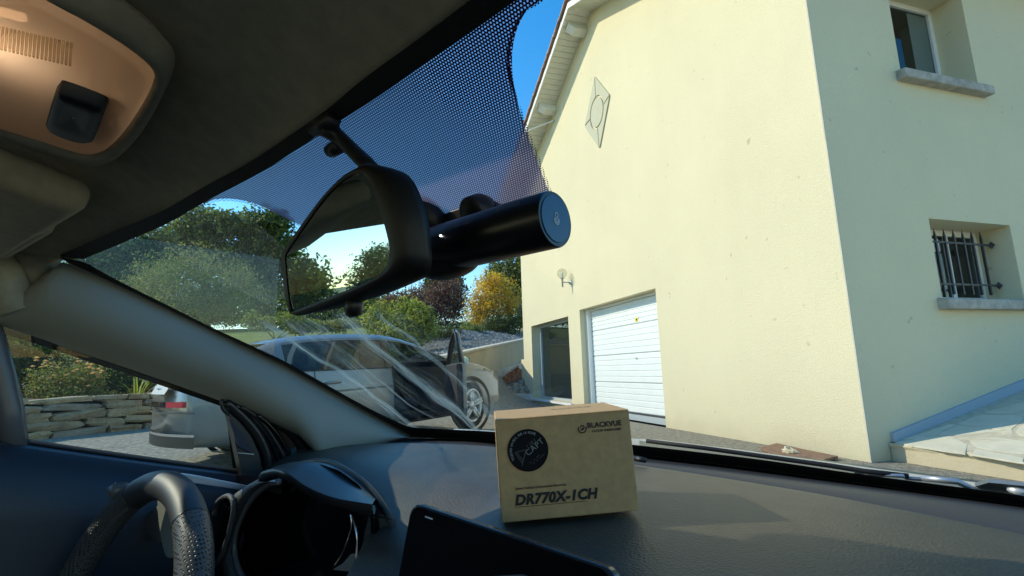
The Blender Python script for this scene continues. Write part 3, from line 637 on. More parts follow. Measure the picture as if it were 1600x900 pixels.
# flower bed beside the tall window
fb = empty('bark_bed', dep(800, 610, 14.8), 'small triangular bed of orange bark and grey rocks beside the house edge', 'flower bed')
a0, a1, a2, a3, a4 = dep(762, 620, 14.6), dep(834, 622, 14.6), dep(822, 590, 15.6), dep(809, 572, 17.0), dep(772, 601, 16.0)
g = MB(); g.add([a0, a1, a2, a3, a4, a0-Z*.5, a1-Z*.5, a3-Z*.5, a4-Z*.5], [(0, 1, 2, 4), (2, 3, 4), (0, 5, 6, 1), (4, 8, 5, 0), (3, 7, 8, 4)]); g.build('soil', P('bed_soil', (.12, .09, .06), .95), fb)
g = MB(); g.tube([a0-Z*.03, a4, a3+Z*.03], .05, 6); g.build('edging', m_conc, fb)
m_chip = P('bark_chip', (.42, .17, .07), .9, var=.4, vs=9)
g = MB()
for k in range(420):
    s, t = rnd.random(), rnd.random(); p = (a4*(1-s)+(a0*.45+a4*.55)*s)*(1-t)+(a3*(1-s)+a2*s)*t+Z*.02
    ex = nrs.normal(size=3); ex /= np.linalg.norm(ex); ey = np.cross(ex, nrs.normal(size=3)); ey /= np.linalg.norm(ey); r = rnd.uniform(.03, .06); g.quad(p-ex*r-ey*r*.5, p+ex*r-ey*r*.5, p+ex*r+ey*r*.5, p-ex*r+ey*r*.5)
tag(mesh('bark_chips', g.v, g.f, m_chip, fb), kind='stuff')
m_rk = P('rock_grey', (.20, .19, .16), .95, col2=(.42, .39, .32), vs=9, bump=.7, bs=20)
for k in range(44):
    s, t = rnd.random(), rnd.random()**.8; p = a0*(1-s)+a1*s; q = (a4*.2+a2*.8)*(1-s)+(a2*1.0)*s; c = p+(q-p)*t*(.25+.75*s)
    stone(c+Z*.05, rnd.uniform(.13, .24), rnd.uniform(.12, .2), rnd.uniform(.1, .18), m_rk, fb, 'rock')
for k in range(22):
    p = a0+(a1-a0)*(k+.3)/22-FH*.12; g = MB(); g.prism([p-RH*.05-Z*.15, p+RH*.05-Z*.15, p+RH*.05+Z*.1, p+Z*.13, p-RH*.05+Z*.1], FH*.04); g.build('edging_stake', m_whitew, fb)
# low cream wall between the bed and the house
lw0 = gp(GW+.55, 1.15, -.05); g = MB(); g.box(gp(GW+.005, -.2, -.3), U*.42, N*.25, Z*1.5); tag(g.build('garden_wall', m_wall), 'short cream wall stub joining the left edge of the house', 'wall')

# potted plant in the tall window
pc = gp(7.32, .17, -.75)
pe = empty('potted_plant', pc, 'dark leafy pot plant standing inside the tall window', 'plant')
MB().lathe(pc, Z, [(0, 0), (.12, 0), (.17, .42), (.15, .42), (.14, .36), (0, .36)], 16).build('pot', m_grayframe, pe, True)
g = MB(); tips = []
for k in range(22):
    q = rnd.uniform(0, 2*pi); el = rnd.uniform(.3, 1.2); st_ = pc+Z*(.4+rnd.uniform(0, .35)); d = U*cos(q)+N*sin(q); t = np.cross(d, Z); rows = []; Lf = rnd.uniform(.25, .5)
    for i in range(6):
        s = i/5; x = st_+d*Lf*s*cos(el)+Z*(Lf*1.1*sin(el)*s-.35*Lf*s*s); w = .055*sin(pi*min(1, .08+s*.95))+.002; rows.append([x-t*w, x, x+t*w])
    MB().grid(rows).build('leaf', G2 if k % 3 else G1, pe, True)
g.tube([pc+Z*.3, pc+Z*.8], [.025, .012], 6); g.build('stem', m_bark, pe)

# fence on the lawn
fe = empty('fence', base(480, 505, 31), 'thin wire fence with wooden posts across the lawn', 'fence')
posts = [(250, 490, 27), (330, 488, 29), (405, 484, 31), (480, 495, 31), (561, 502, 31)]
tops = []
for x, y, a in posts:
    p = dep(x, y+4, a); p[2] -= .1; MB().tube([p, p+Z*1.35], .06, 7).build('post', m_bark, fe, True); tops.append(p)
g = MB()
for h in (.35, .75, 1.15):
    g.tube([p+Z*h for p in tops], .012, 4)
g.build('wire', m_iron, fe)
# trees to the left and behind, seen in the mirror and in reflections
for i, (x, y, h, w, lab) in enumerate([(-15, -1.5, 3.4, 1.8, 'broad green tree left of the driveway nearest the driver window'), (-17, .8, 2.6, 1.6, 'small round tree left of the driveway beyond the hedge'), (-18, -5, 3.4, 1.9, 'tall green tree left rear of the driveway'), (-14, -9, 3.0, 1.7, 'green tree behind the car near the drive entrance'), (-30, -9, 4.2, 2.8, 'large far tree left of the drive seen in the rear view mirror'), (-27, -13, 3.6, 2.6, 'second far tree left of the drive seen in the rear view mirror'), (-33, -4, 3.6, 2.8, 'third far tree left of the drive at the edge of the mirror'), (-36, -18, 4.6, 3.2, 'broad distant tree at the right of the mirror view'), (-3, -17, 6, 3, 'tall tree standing directly behind the car'), (8, -18, 5.5, 3, 'tree behind the car on the house side')]):
    b = np.array([x, y, .2]); plant('garden_tree', lab, 'tree', b, [(b+[0, 0, h*.6], (w*.8, w*.8, h*.34)), (b+[.3*w, .4*w, h*.45], (w*.6, w*.6, h*.25)), (b+[-.3*w, -.4*w, h*.5], (w*.6, w*.6, h*.28)), (b+[0, 0, h*.85], (w*.5, w*.5, h*.2))], 3500, .12, [G1, G2, G3], (3, 3, 1), .15)

# ================================================================== SILVER CAR (local frame: x right, y forward)
car_c = la(-2.87, 4.80, .06); HD = radians(-2); CPITCH = radians(2.2)
cv = np.array([cos(HD), sin(HD), 0])
car = empty('parked_car', car_c-cv*.86, 'silver hatchback parked on the driveway with its front passenger door open', 'car', rot=(CPITCH, 0, HD)); car.scale = (.955, .955, 1.0)
zt_ = ([0, .06, .2, .4, .6, .8, 1.0, 1.25, 1.8, 2.15, 2.4, 2.7, 2.95, 3.2, 3.35, 3.6, 3.85, 4.1, 4.25, 4.32, 4.36], [.86, .95, 1.04, 1.17, 1.27, 1.335, 1.365, 1.39, 1.40, 1.385, 1.35, 1.25, 1.13, 1.01, .965, .935, .90, .84, .77, .68, .58])
zt = lambda s: float(np.interp(s, *zt_))
hw = lambda s: .905*(1-.30*abs((s-2.15)/2.2)**5)
zb = lambda s: float(np.interp(s, [0, .5, .8, 3.7, 4.0, 4.36], [.30, .21, .2, .2, .2, .26]))
belt = lambda s: min(.985-.022*s, zt(s)-.035)
def section(s):
    w = hw(s); b = belt(s); T = zt(s); z0 = zb(s); th = max(0, T-b); bul = .10*max(0, 1-s/.25)**2
    wr = w-.06-.42*min(th, .45)
    pts = [(0, z0), (w*.78, z0), (w*.965, z0+.05), (w*.99, .42), (w*1.0, .60), (w*.985, .78), (w*.95, b), (max(wr, .3), b+th*.80), (max(wr-.10, .25), b+th*.95), (0, T)]
    return pts
st_s = [0, .03, .08, .14, .2, .3, .42, .55, .68, .8, .92, 1.0, 1.15, 1.3, 1.5, 1.7, 1.9, 2.1, 2.16, 2.3, 2.5, 2.7, 2.9, 3.05, 3.2, 3.3, 3.45, 3.6, 3.8, 4.0, 4.15, 4.25, 4.32, 4.36]
def rear_y(s, z): return -.03*(1-((z-.55)/.5)**2) if s < .01 else 0
rows = [[(x, s+(-.22*(1-(x/.95)**2)*(1-s/.25) if s < .25 else (.10*(1-(x/.9)**2)*(s-3.9)/.46 if s > 3.9 else 0)), z) for x, z in section(s)] for s in st_s]
cvs = []; body_f = []; glass_f = []; win_f = []; idx = {}
for sgn in (1, -1):
    for i, r in enumerate(rows):
        for j, (x, y, z) in enumerate(r): idx[(sgn, i, j)] = len(cvs); cvs.append((x*sgn, y, z))
for sgn in (1, -1):
    for i in range(len(rows)-1):
        s0, s1 = st_s[i], st_s[i+1]; s = (s0+s1)/2
        for j in range(9):
            f = [idx[(sgn, i, j)], idx[(sgn, i+1, j)], idx[(sgn, i+1, j+1)], idx[(sgn, i, j+1)]]
            if sgn < 0: f = f[::-1]
            if sgn > 0 and 2.16 < s < 3.2 and 2 <= j <= 6: continue
            if j == 6 and (.80 < s < 2.1 or 2.16 < s < 3.05): win_f.append(f); continue
            if j == 8 and .1 < s < .68: glass_f.append(f); continue
            if j == 8 and 2.5 < s < 3.3: glass_f.append(f); continue
            body_f.append(f)
    
n_ = len(st_s)-1
for k, rev in ((0, True), (n_, False)):
    ring = [idx[(1, k, j)] for j in range(10)]+[idx[(-1, k, j)] for j in range(9, -1, -1)]
    body_f.append(ring[::-1] if rev else ring)
b = mesh('body', cvs, body_f, m_paint, car, True, True)
bmx = bmesh.new(); bmx.from_mesh(b.data); bmesh.ops.remove_doubles(bmx, verts=bmx.verts, dist=1e-4); bmesh.ops.recalc_face_normals(bmx, faces=bmx.faces)
bmesh.ops.delete(bmx, geom=[v for v in bmx.verts if not v.link_faces], context='VERTS'); bmx.to_mesh(b.data); bmx.free(); smooth(b)
mesh('side_glass', cvs, win_f, m_carglass, car, True, True); mesh('windscreen_glass', cvs, glass_f, m_carglass, car, True, True)
def onside(s, j0, t, off=.006):   # point on right flank between section points
    p = section(s); x = p[j0][0]+(p[j0+1][0]-p[j0][0])*t; z = p[j0][1]+(p[j0+1][1]-p[j0][1])*t; return np.array([x+off, s, z])
def strip(name, pa, pb, mat, parent=car, lift=None):
    g = MB(); g.grid([pa, pb]); return g.build(name, mat, parent, True, True)
ss = [.80, .95, 1.15, 1.4, 1.7, 2.0, 2.16]
m_trim = P('window_trim_grey', (.16, .165, .16), .5)
strip('belt_moulding', [onside(s, 5, .93) for s in ss], [onside(s, 5, 1.0, .008) for s in ss], m_rubber)
strip('window_trim', [onside(s, 6, .97, .01) for s in ss+[2.4, 2.7, 2.95, 3.1]], [onside(s, 6, 1.05 if False else 1.0, .012)+np.array([-.02, 0, .018]) for s in ss+[2.4, 2.7, 2.95, 3.1]], m_trim)
for s0, s1 in ((1.15, 1.22), (2.07, 2.16)):
    strip('window_pillar', [onside(s0, 6, 0, .008), onside(s0+.02, 6, .5, .008), onside(s0+.04, 6, .98, .008)], [onside(s1, 6, 0, .008), onside(s1+.02, 6, .5, .008), onside(s1+.04, 6, .98, .008)], m_gloss)
strip('window_pillar', [onside(.82, 6, 0, .006), onside(.9, 6, .55, .006), onside(1.0, 6, .98, .006)], [onside(.78, 6, 0, .006), onside(.84, 6, .55, .006), onside(.94, 6, .98, .006)], m_trim)
for s0 in (1.10, 2.15):   # door shut lines
    zs = [(2, .2), (3, .0), (3, .5), (4, .0), (4, .5), (5, .0), (5, .6), (5, .98)]
    dx = (lambda q: .26*max(0, (.62-q[2])/.35)) if s0 < 2 else (lambda q: 0)
    A_ = [onside(s0+.0, j, t, .004) for j, t in zs]; A_ = [onside(s0+.24*max(0, 1-(k/3.5)) if s0 < 2 else s0, j, t, .004) for k, (j, t) in enumerate(zs)]
    strip('door_gap', A_, [p+np.array([0, .012, 0]) for p in A_], m_dark)
strip('door_gap', [onside(s, 2, .25, .004) for s in (1.3, 1.6, 2.15)], [onside(s, 2, .3, .004) for s in (1.3, 1.6, 2.15)], m_dark)
strip('crease', [onside(s, 4, .55, .004) for s in (.3, .7, 1.2, 1.8, 2.15)], [onside(s, 4, .68, .012) for s in (.3, .7, 1.2, 1.8, 2.15)], m_paint)
strip('sill_trim', [onside(s, 1, .6, .003) for s in (1.25, 1.8, 2.4, 3.1)], [onside(s, 2, .22, .008) for s in (1.25, 1.8, 2.4, 3.1)], m_black)
g = MB(); c = onside(1.32, 5, .15, .0); g.tube([c+[.0, -.1, 0], c+[.035, -.06, .004], c+[.035, .06, .006], c+[0, .1, .004]], .014, 8); g.build('door_handle', m_paint, car, True, True)
# rear: light bar, plate, bumper trim
def rear(x, z, off=.012):   # rear surface: nearest station offset
    s = float(np.interp(z, [.30, .86, .95, 1.04, 1.17, 1.27], [0, 0, .06, .2, .4, .6])); return np.array([x, s-.22*(1-(x/.95)**2)*max(0, 1-s/.25)-off, z])
xs = np.linspace(-.70, .64, 24)
lb = [rear(x, .68) for x in xs]+[onside(s, 4, .45, .012) for s in (.02, .07, .13, .2)]; lt = [rear(x, .735) for x in xs]+[onside(s, 4, .78, .012) for s in (.02, .07, .13, .18)]
g = MB(); g.grid([lb[:18], lt[:18]]); g.build('light_bar', m_gloss, car, True, True)
g = MB(); g.grid([lb[17:], lt[17:]]); g.build('tail_light', m_red, car, True, True)
g = MB(); p = [rear(x, .81, .02) for x in np.linspace(-.27, .27, 5)]; q = [rear(x, .91, .02) for x in np.linspace(-.27, .27, 5)]; g.grid([p, q]); g.build('number_plate', P('plate_white', (.40, .40, .38), .5), car, False, True)
xs = np.linspace(-.8, .78, 20)
for z0, z1, nm, mt in ((.30, .40, 'lower_valance', m_black), (.405, .43, 'bumper_trim', m_chrome), (.62, .635, 'bumper_crease', m_dark)):
    g = MB(); g.grid([[rear(x, z0) for x in xs], [rear(x, z1) for x in xs]]); g.build(nm, mt, car, True, True)
# wheels
for x, y in ((.80, .86), (.80, 3.52), (-.80, .86), (-.80, 3.52)):
    sx = 1 if x > 0 else -1; cc = np.array([x, y, .325]); ax = np.array([sx, 0, 0])
    if y > 3: ax = np.array([sx*cos(.22), sx*sin(.22), 0])
    g = MB(); g.lathe(cc, ax, [(.38, .122), (.33, .123), (.33, -.1)], 28); 
    MB().lathe(np.array([x, y, .335]), [sx, 0, 0], [(.405, .105), (.385, .118), (.35, .106)], 28).build('wheel_arch', m_black, car, True, True)
    wh = MB().lathe(cc, ax, [(.235, -.1), (.30, -.1), (.325, -.07), (.328, .07), (.31, .115), (.27, .122), (.238, .115), (.235, .03)], 28).build('wheel', m_tyre, car, True, True)
    g = MB(); g.lathe(cc, ax, [(.238, .11), (.222, .122), (.205, .11), (.205, .0)], 28)
    for k in range(5):
        q = 2*pi*k/5+.3; ey = np.array([0, cos(q), sin(q)]); ez = np.cross([1, 0, 0], ey)
        for off in (-.1, .1): g.cbox(cc+ax*.085+ey*.12+ez*off*.2, ax, ey, ez, .04, .2, .03)
    g.lathe(cc, ax, [(0, .115), (.055, .112), (.06, .05)], 16); g.build('rim', m_rim, wh, True, False)
    bpy.data.objects[wh.name].children[0].matrix_parent_inverse = Matrix()
    MB().lathe(cc, ax, [(0, .02), (.2, .02), (.2, .0)], 20).build('brake', m_dark, wh, False, False)
# front lamp, bonnet line, interior
g = MB(); g.grid([[onside(s, 5, .55, .008) for s in (3.95, 4.1, 4.22, 4.3)], [onside(s, 5, .98, .008) for s in (3.95, 4.1, 4.22, 4.3)]]); g.build('headlight', m_gloss, car, True, True)
strip('bonnet_gap', [onside(s, 6, .3, .004) for s in (3.3, 3.6, 3.9, 4.1)], [onside(s, 6, .42, .004) for s in (3.3, 3.6, 3.9, 4.1)], m_dark)
g = MB(); g.box((-.8, .3, .22), (1.6, 0, 0), (0, 3.1, 0), (0, 0, .05)); g.box((-.78, .35, .27), (.03, 0, 0), (0, 2.9, 0), (0, 0, .6)); g.box((-.75, 3.15, .3), (1.5, 0, 0), (0, .2, 0), (0, 0, .60)); g.box((.62, .3, .25), (.1, 0, 0), (0, 1.8, 0), (0, 0, .5)); g.build('cabin', m_cabin, car, False, True)
for x, y in ((.40, 2.25), (-.40, 2.25), (.40, 1.35), (-.40, 1.35)):
    g = MB(); g.prism([(x-.25, y-.1, .33), (x-.25, y+.5, .38), (x-.25, y+.5, .5), (x-.25, y+.08, .5), (x-.25, y-.12, 1.0), (x-.25, y-.22, 1.0), (x-.25, y-.12, .45)], (.5, 0, 0)); g.cbox((x, y-.19, 1.08), (1, 0, 0), (0, 1, 0), (0, 0, 1), .26, .09, .2); bev(g.build('seat', m_cabin, car, False, True), .03)
g = MB(); g.tube([(-.38+.18*cos(q), 2.95+.06*sin(q), .82+.17*sin(q)) for q in np.linspace(0, 2*pi, 20, endpoint=False)], .016, 6, True); g.build('steering_wheel', m_black, car, True, True)
g = MB(); g.grid([[onside(2.16, j, t, .0) for j, t in ((2, 0), (3, 0), (4, 0), (5, 0), (6, 0), (6, .5), (7, 0))], [onside(2.16, j, t, .0)+np.array([-.12, 0, 0]) for j, t in ((2, 0), (3, 0), (4, 0), (5, 0), (6, 0), (6, .5), (7, 0))]]); g.build('door_jamb', m_paint, car, True, True)
# open door
th = radians(60); hx, hy = hw(3.12)*1.0, 3.10
def dr(s, z, t): # s metres back from the hinge, t thickness outwards
    x, y = t, -s; return np.array([hx+x*cos(th)-y*sin(th), hy+x*sin(th)+y*cos(th), z])
dl = .96
low = [(0, .42), (.0, .60), (0, .78), (0, .93), (dl, .955), (dl, .78), (dl-.02, .6), (dl-.02, .40), (dl-.08, .29), (.08, .29)]
g = MB(); g.prism([dr(s, z, 0) for s, z in low], dr(0, 0, .05)-dr(0, 0, 0)); dskin = bev(g.build('open_door', m_paint, car, False, True), .012)
g = MB(); g.prism([dr(.03+s*.94, .31+(z-.29)*.95, -.0) for s, z in low], dr(0, 0, -.075)-dr(0, 0, 0)); bev(g.build('door_lining', m_cabin, dskin, False, False), .02)
fr = [(0.02, .93), (.2, 1.04), (.45, 1.19), (.7, 1.29), (.84, 1.33), (.92, 1.31), (.95, 1.15), (dl, .95)]
g = MB(); g.tube([dr(s, z, .01-.12*max(0, z-.95)*1.0) for s, z in fr], .022, 6); g.build('window_frame', m_paint, dskin, True, False)
g = MB(); g.tube([dr(s, z, -.02-.12*max(0, z-.95)) for s, z in fr], .02, 6); g.build('window_seal', m_rubber, dskin, True, False)
g = MB(); g.add([dr(s, z, .005-.12*max(0, z-.95)) for s, z in fr], [tuple(range(len(fr)))]); g.build('door_glass', m_carglass, dskin, False, False)
mc = dr(.16, .97, .17); g = MB(); rows = []
dxv = dr(0, 0, 1)-dr(0, 0, 0); dyv = dr(1, 0, 0)-dr(0, 0, 0)
for i in range(6):
    q = pi*i/5*.5; rows.append([mc-dyv*(.07*sin(q))+dxv*(.115*cos(q*.0+a_))*(.65+.35*cos(q))+np.array([0, 0, .075*sin(a_)])*(.65+.35*cos(q)) for a_ in np.linspace(0, 2*pi, 16, endpoint=False)])
g.grid(rows, True); mcase = g.build('door_mirror', m_paint, dskin, True, False)
g = MB(); g.add([mc+dyv*.002+dxv*.105*cos(a_)+np.array([0, 0, .066*sin(a_)]) for a_ in np.linspace(0, 2*pi, 16, endpoint=False)], [tuple(range(16))]); g.build('mirror_face', P('mirror_teal', (.5, .75, .75), .05, 1.), dskin, False, False)
for o in list(dskin.children): o.matrix_parent_inverse = Matrix()

# ================================================================== CABIN OF THE CAR THE PHOTOGRAPH IS TAKEN FROM
cab = empty('car_cabin', C(-.35, 0, -1.0), 'dark cabin of the car we sit in with windscreen, dashboard and steering wheel', 'car')
def poly3(px): return [tuple(p) for p in px]
def rs(pts, n):    # resample a pixel polyline by arc length
    pts = np.asarray(pts, float); d = np.r_[0, np.cumsum(np.hypot(*np.diff(pts, axis=0).T))]; t = np.linspace(0, d[-1], n)
    return np.c_[np.interp(t, d, pts[:, 0]), np.interp(t, d, pts[:, 1])]
def sc_(pts, n):   # smooth resample (Catmull-Rom)
    pts = np.asarray(pts, float); P_ = np.vstack([2*pts[0]-pts[1], pts, 2*pts[-1]-pts[-2]]); out = []; m = len(pts)-1
    for t in np.linspace(0, m, n):
        i = min(int(t), m-1); f = t-i; a, b, c, d = P_[i:i+4]
        out.append(.5*((2*b)+(-a+c)*f+(2*a-5*b+4*c-d)*f*f+(-a+3*b-3*c+d)*f**3))
    return np.array(out)
HO = [(98, 408), (180, 374), (260, 340), (330, 300), (400, 262), (470, 215), (520, 180), (575, 134), (660, 72), (756, 0), (850, -72), (950, -148)]
HI = [(130, 405), (200, 376), (260, 350), (320, 316), (400, 274), (470, 230), (505, 206), (588, 153), (660, 103), (775, 23), (860, -40), (960, -118)]
PO = [(98, 408), (180, 445), (264, 485), (330, 517), (380, 541), (440, 570), (485, 595), (560, 637), (605, 661), (640, 679)]
PI_ = [(133, 410), (180, 436), (264, 478), (330, 511), (382, 535), (440, 562), (487, 588), (560, 629), (605, 652), (638, 667)]
# windscreen
gx = np.linspace(-1.10, .62, 30); gzz = np.linspace(-.24, .24, 18)
uvf = lambda p: (p[0], (p[2]-1)*2.33)
m_ws = glassmat('windscreen_glass_tint', (.925, .93, .885), .75, dust_glare=.012, base=.03)  # dust film, made paler to stand in for veiling glare
ztop_ = lambda x: float(np.interp(x, [-1.10, -.976, -.936, -.658, -.449, -.2, .62], [.170, .178, .180, .186, .189, .191, .191]))
g = MB(); g.grid([[C(x, Wf(x, z), z) for x in gx for z in [-.24+(ztop_(x)+.24)*t]] for t in np.linspace(0, 1, 18)]); ws = g.build('windscreen', m_ws, cab, True)
# black seals round the glass
def wstrip(name, a, b, n, off, mat, parent, f=sc_):
    A_, B_ = f(a, n), f(b, n); g = MB(); g.grid([[W(x, y, off) for x, y in A_], [W(x, y, off) for x, y in B_]]); return g.build(name, mat, parent, True)
HOx = [(60, 424)]+HO[1:]
wstrip('header_seal', [(90, 400)]+[(x-8, y-10) for x, y in HO[1:]], HI, 60, -.004, m_rubber, ws)
wstrip('pillar_seal', [(90, 400)]+[(x-6, y+10) for x, y in PO[1:]], PI_, 50, -.004, m_rubber, ws)
wstrip('cowl_seal', [(630, 664), (648, 668), (700, 671), (770, 674.5), (880, 684), (999, 696), (1180, 717), (1352, 742), (1596, 774), (1900, 815)], [(630, 684), (648, 684), (700, 686), (770, 690), (880, 700), (999, 712), (1180, 734), (1352, 758), (1596, 791), (1900, 834)], 70, -.004, m_rubber, ws)
# dotted black print across the glass top, violet flare put into its colour
def dotmat(name, inverse):
    m = bpy.data.materials.new(name); m.use_nodes = True; t = m.node_tree; t.nodes.clear(); out = t.nodes.new('ShaderNodeOutputMaterial')
    uv = t.nodes.new('ShaderNodeUVMap'); sx = t.nodes.new('ShaderNodeSeparateXYZ'); t.links.new(uv.outputs[0], sx.inputs[0]); p = .0022
    def lat(ox, oy):
        u = M(t, 'SUBTRACT', M(t, 'FRACT', M(t, 'ADD', M(t, 'MULTIPLY', sx.outputs[0], 1/p), 50+ox)), .5)
        v = M(t, 'MULTIPLY', M(t, 'SUBTRACT', M(t, 'FRACT', M(t, 'ADD', M(t, 'MULTIPLY', sx.outputs[1], 1/(p*1.732)), 50+oy)), .5), 1.732)
        return M(t, 'SQRT', M(t, 'ADD', M(t, 'MULTIPLY', u, u), M(t, 'MULTIPLY', v, v)))
    d = M(t, 'MINIMUM', lat(0, 0), lat(.5, .5)); k = M(t, 'LESS_THAN' if not inverse else 'GREATER_THAN', d, .265 if not inverse else .30)
    tr = t.nodes.new('ShaderNodeBsdfTransparent'); b = t.nodes.new('ShaderNodeBsdfPrincipled'); b.inputs['Base Color'].default_value = (.05, .03, .10, 1); b.inputs['Roughness'].default_value = .45
    mx = t.nodes.new('ShaderNodeMixShader'); tls = t.nodes.new('ShaderNodeBsdfTranslucent'); tls.inputs[0].default_value = (.80, .66, .92, 1); m3 = t.nodes.new('ShaderNodeMixShader'); m3.inputs[0].default_value = .0 if inverse else .55; t.links.new(tr.outputs[0], m3.inputs[1]); t.links.new(tls.outputs[0], m3.inputs[2])
    t.links.new(k, mx.inputs[0]); t.links.new(b.outputs[0], mx.inputs[1]); t.links.new(m3.outputs[0], mx.inputs[2]); t.links.new(mx.outputs[0], out.inputs[0]); return m
def wpoly(name, pxs, off, mat, parent):
    vs = [W(x, y, off) for x, y in pxs]; o = mesh(name, vs, [tuple(range(len(vs)))], mat, parent, False, False, [uvf(p) for p in vs])
    return o
def wgrid(name, a, b, n, off, mat, parent, k=9):
    rows = []
    for t in np.linspace(0, 1, k): rows.append([W(*(np.asarray(p)*(1-t)+np.asarray(q)*t), off) for p, q in zip(a, b)])
    g = MB(); g.grid(rows); return mesh(name, g.v, g.f, mat, parent, True, False, [uvf(p) for p in g.v])
m_frit = dotmat('dotted_print', False); m_frit2 = dotmat('dotted_print_edge', True)
topc = sc_(HI[3:], 90)
right = [(866, -60), (844, 0), (816, 19), (797, 56), (791, 94), (799, 137), (818, 194), (847, 272), (862, 318), (850, 345)]
bot = [(316, 318), (340, 311), (367, 311), (395, 317), (422, 328), (466, 350), (520, 372), (600, 386), (660, 378), (690, 372), (770, 362), (850, 345)]
lowc = np.vstack([sc_(bot, 56)[:-1], sc_(right[::-1], 35)])
frit = wgrid('dotted_band', topc, lowc[:90], 90, -.0025, m_frit, ws, 11)
fade = np.array([(x+(5 if i > 55 else 0)-0, y+(0 if i > 55 else 4)) for i, (x, y) in enumerate(lowc)])
wgrid('dotted_edge', lowc, fade, 90, -.0025, m_frit2, ws, 3)
# dried streaks and dust on the outside of the glass
def dirtmat():
    m = bpy.data.materials.new('dried_streaks'); m.use_nodes = True; t = m.node_tree; t.nodes.clear(); out = t.nodes.new('ShaderNodeOutputMaterial')
    uv = t.nodes.new('ShaderNodeUVMap'); sp_ = t.nodes.new('ShaderNodeSeparateXYZ'); t.links.new(uv.outputs[0], sp_.inputs[0]); u, v0_ = sp_.outputs[0], sp_.outputs[1]
    wn2 = t.nodes.new('ShaderNodeTexNoise'); wn2.inputs['Scale'].default_value = 1.7; wn2.inputs['Detail'].default_value = 3; t.links.new(uv.outputs[0], wn2.inputs['Vector']); v = M(t, 'ADD', v0_, M(t, 'MULTIPLY', M(t, 'SUBTRACT', wn2.outputs['Fac'], .5), .34))
    def nz(su, sv_, det, seed, wob=0.):
        cm = t.nodes.new('ShaderNodeCombineXYZ'); t.links.new(M(t, 'MULTIPLY', u, su), cm.inputs[0]); t.links.new(M(t, 'MULTIPLY', v, sv_), cm.inputs[1]); cm.inputs[2].default_value = seed
        n = t.nodes.new('ShaderNodeTexNoise'); n.inputs['Scale'].default_value = 1; n.inputs['Detail'].default_value = det; n.inputs['Roughness'].default_value = .6; t.links.new(cm.outputs[0], n.inputs['Vector']); return n.outputs['Fac']
    def ss(x, a, b):
        mr = t.nodes.new('ShaderNodeMapRange'); mr.interpolation_type = 'SMOOTHSTEP'; mr.inputs[1].default_value = a; mr.inputs[2].default_value = b; t.links.new(x, mr.inputs[0]); return mr.outputs[0]
    broad = ss(nz(1.3, 7, 3, 1.7), .43, .72); fine = ss(nz(5, 70, 4, 4.1), .45, .70); spk = ss(nz(90, 150, 2, 8.), .52, .66)
    f = M(t, 'MULTIPLY', broad, M(t, 'ADD', M(t, 'MULTIPLY', fine, .75), .12))
    def bold(v0, w, a=.65):
        d = M(t, 'ABSOLUTE', M(t, 'SUBTRACT', M(t, 'ADD', v, M(t, 'MULTIPLY', M(t, 'SUBTRACT', nz(3, 0, 2, v0*9), .5), .05)), v0)); e_ = M(t, 'SUBTRACT', 1, ss(d, w*.35, w)); return M(t, 'MULTIPLY', M(t, 'MULTIPLY', e_, M(t, 'ADD', M(t, 'MULTIPLY', ss(nz(5, 95, 4, v0), .36, .66), .95), .08)), a)
    f = M(t, 'MAXIMUM', f, bold(.20, .035, 1.15)); f = M(t, 'MAXIMUM', f, bold(.62, .05, .8)); f = M(t, 'MAXIMUM', f, bold(.40, .02, .5)); f = M(t, 'MAXIMUM', f, bold(.82, .03, .55))
    top = M(t, 'MULTIPLY', M(t, 'SUBTRACT', 1, ss(u, .0, .42)), M(t, 'MULTIPLY', M(t, 'ADD', M(t, 'MULTIPLY', spk, .5), M(t, 'MULTIPLY', fine, .35)), .75)); f = M(t, 'MAXIMUM', f, top)
    edge = M(t, 'MULTIPLY', M(t, 'MULTIPLY', ss(u, 0, .12), M(t, 'SUBTRACT', 1, ss(u, .9, 1.))), M(t, 'MULTIPLY', ss(v, 0, .10), M(t, 'SUBTRACT', 1, ss(v, .88, 1.))))
    f = M(t, 'MULTIPLY', M(t, 'MULTIPLY', f, edge), .92)
    tr = t.nodes.new('ShaderNodeBsdfTransparent'); df = t.nodes.new('ShaderNodeBsdfDiffuse'); df.inputs[0].default_value = (.50, .58, .55, 1); tl = t.nodes.new('ShaderNodeBsdfTranslucent'); tl.inputs[0].default_value = (.42, .52, .49, 1)
    ad = t.nodes.new('ShaderNodeMixShader'); ad.inputs[0].default_value = .6; t.links.new(df.outputs[0], ad.inputs[1]); t.links.new(tl.outputs[0], ad.inputs[2])
    mx = t.nodes.new('ShaderNodeMixShader'); t.links.new(f, mx.inputs[0]); t.links.new(tr.outputs[0], mx.inputs[1]); t.links.new(ad.outputs[0], mx.inputs[2]); t.links.new(mx.outputs[0], out.inputs[0]); return m
c00, c10, c01, c11 = [np.array(p, float) for p in ((330, 500), (665, 700), (640, 470), (830, 690))]
vs, fs, uvs = [], [], []
for i in range(21):
    for j in range(13):
        u_, v_ = i/20, j/12; p = (c00*(1-u_)+c10*u_)*(1-v_)+(c01*(1-u_)+c11*u_)*v_; vs.append(W(*p, .003)); uvs.append((u_, v_))
fs = [(i*13+j, i*13+j+1, (i+1)*13+j+1, (i+1)*13+j) for i in range(20) for j in range(12)]
mesh('dried_streaks', vs, fs, dirtmat(), ws, True, False, uvs)

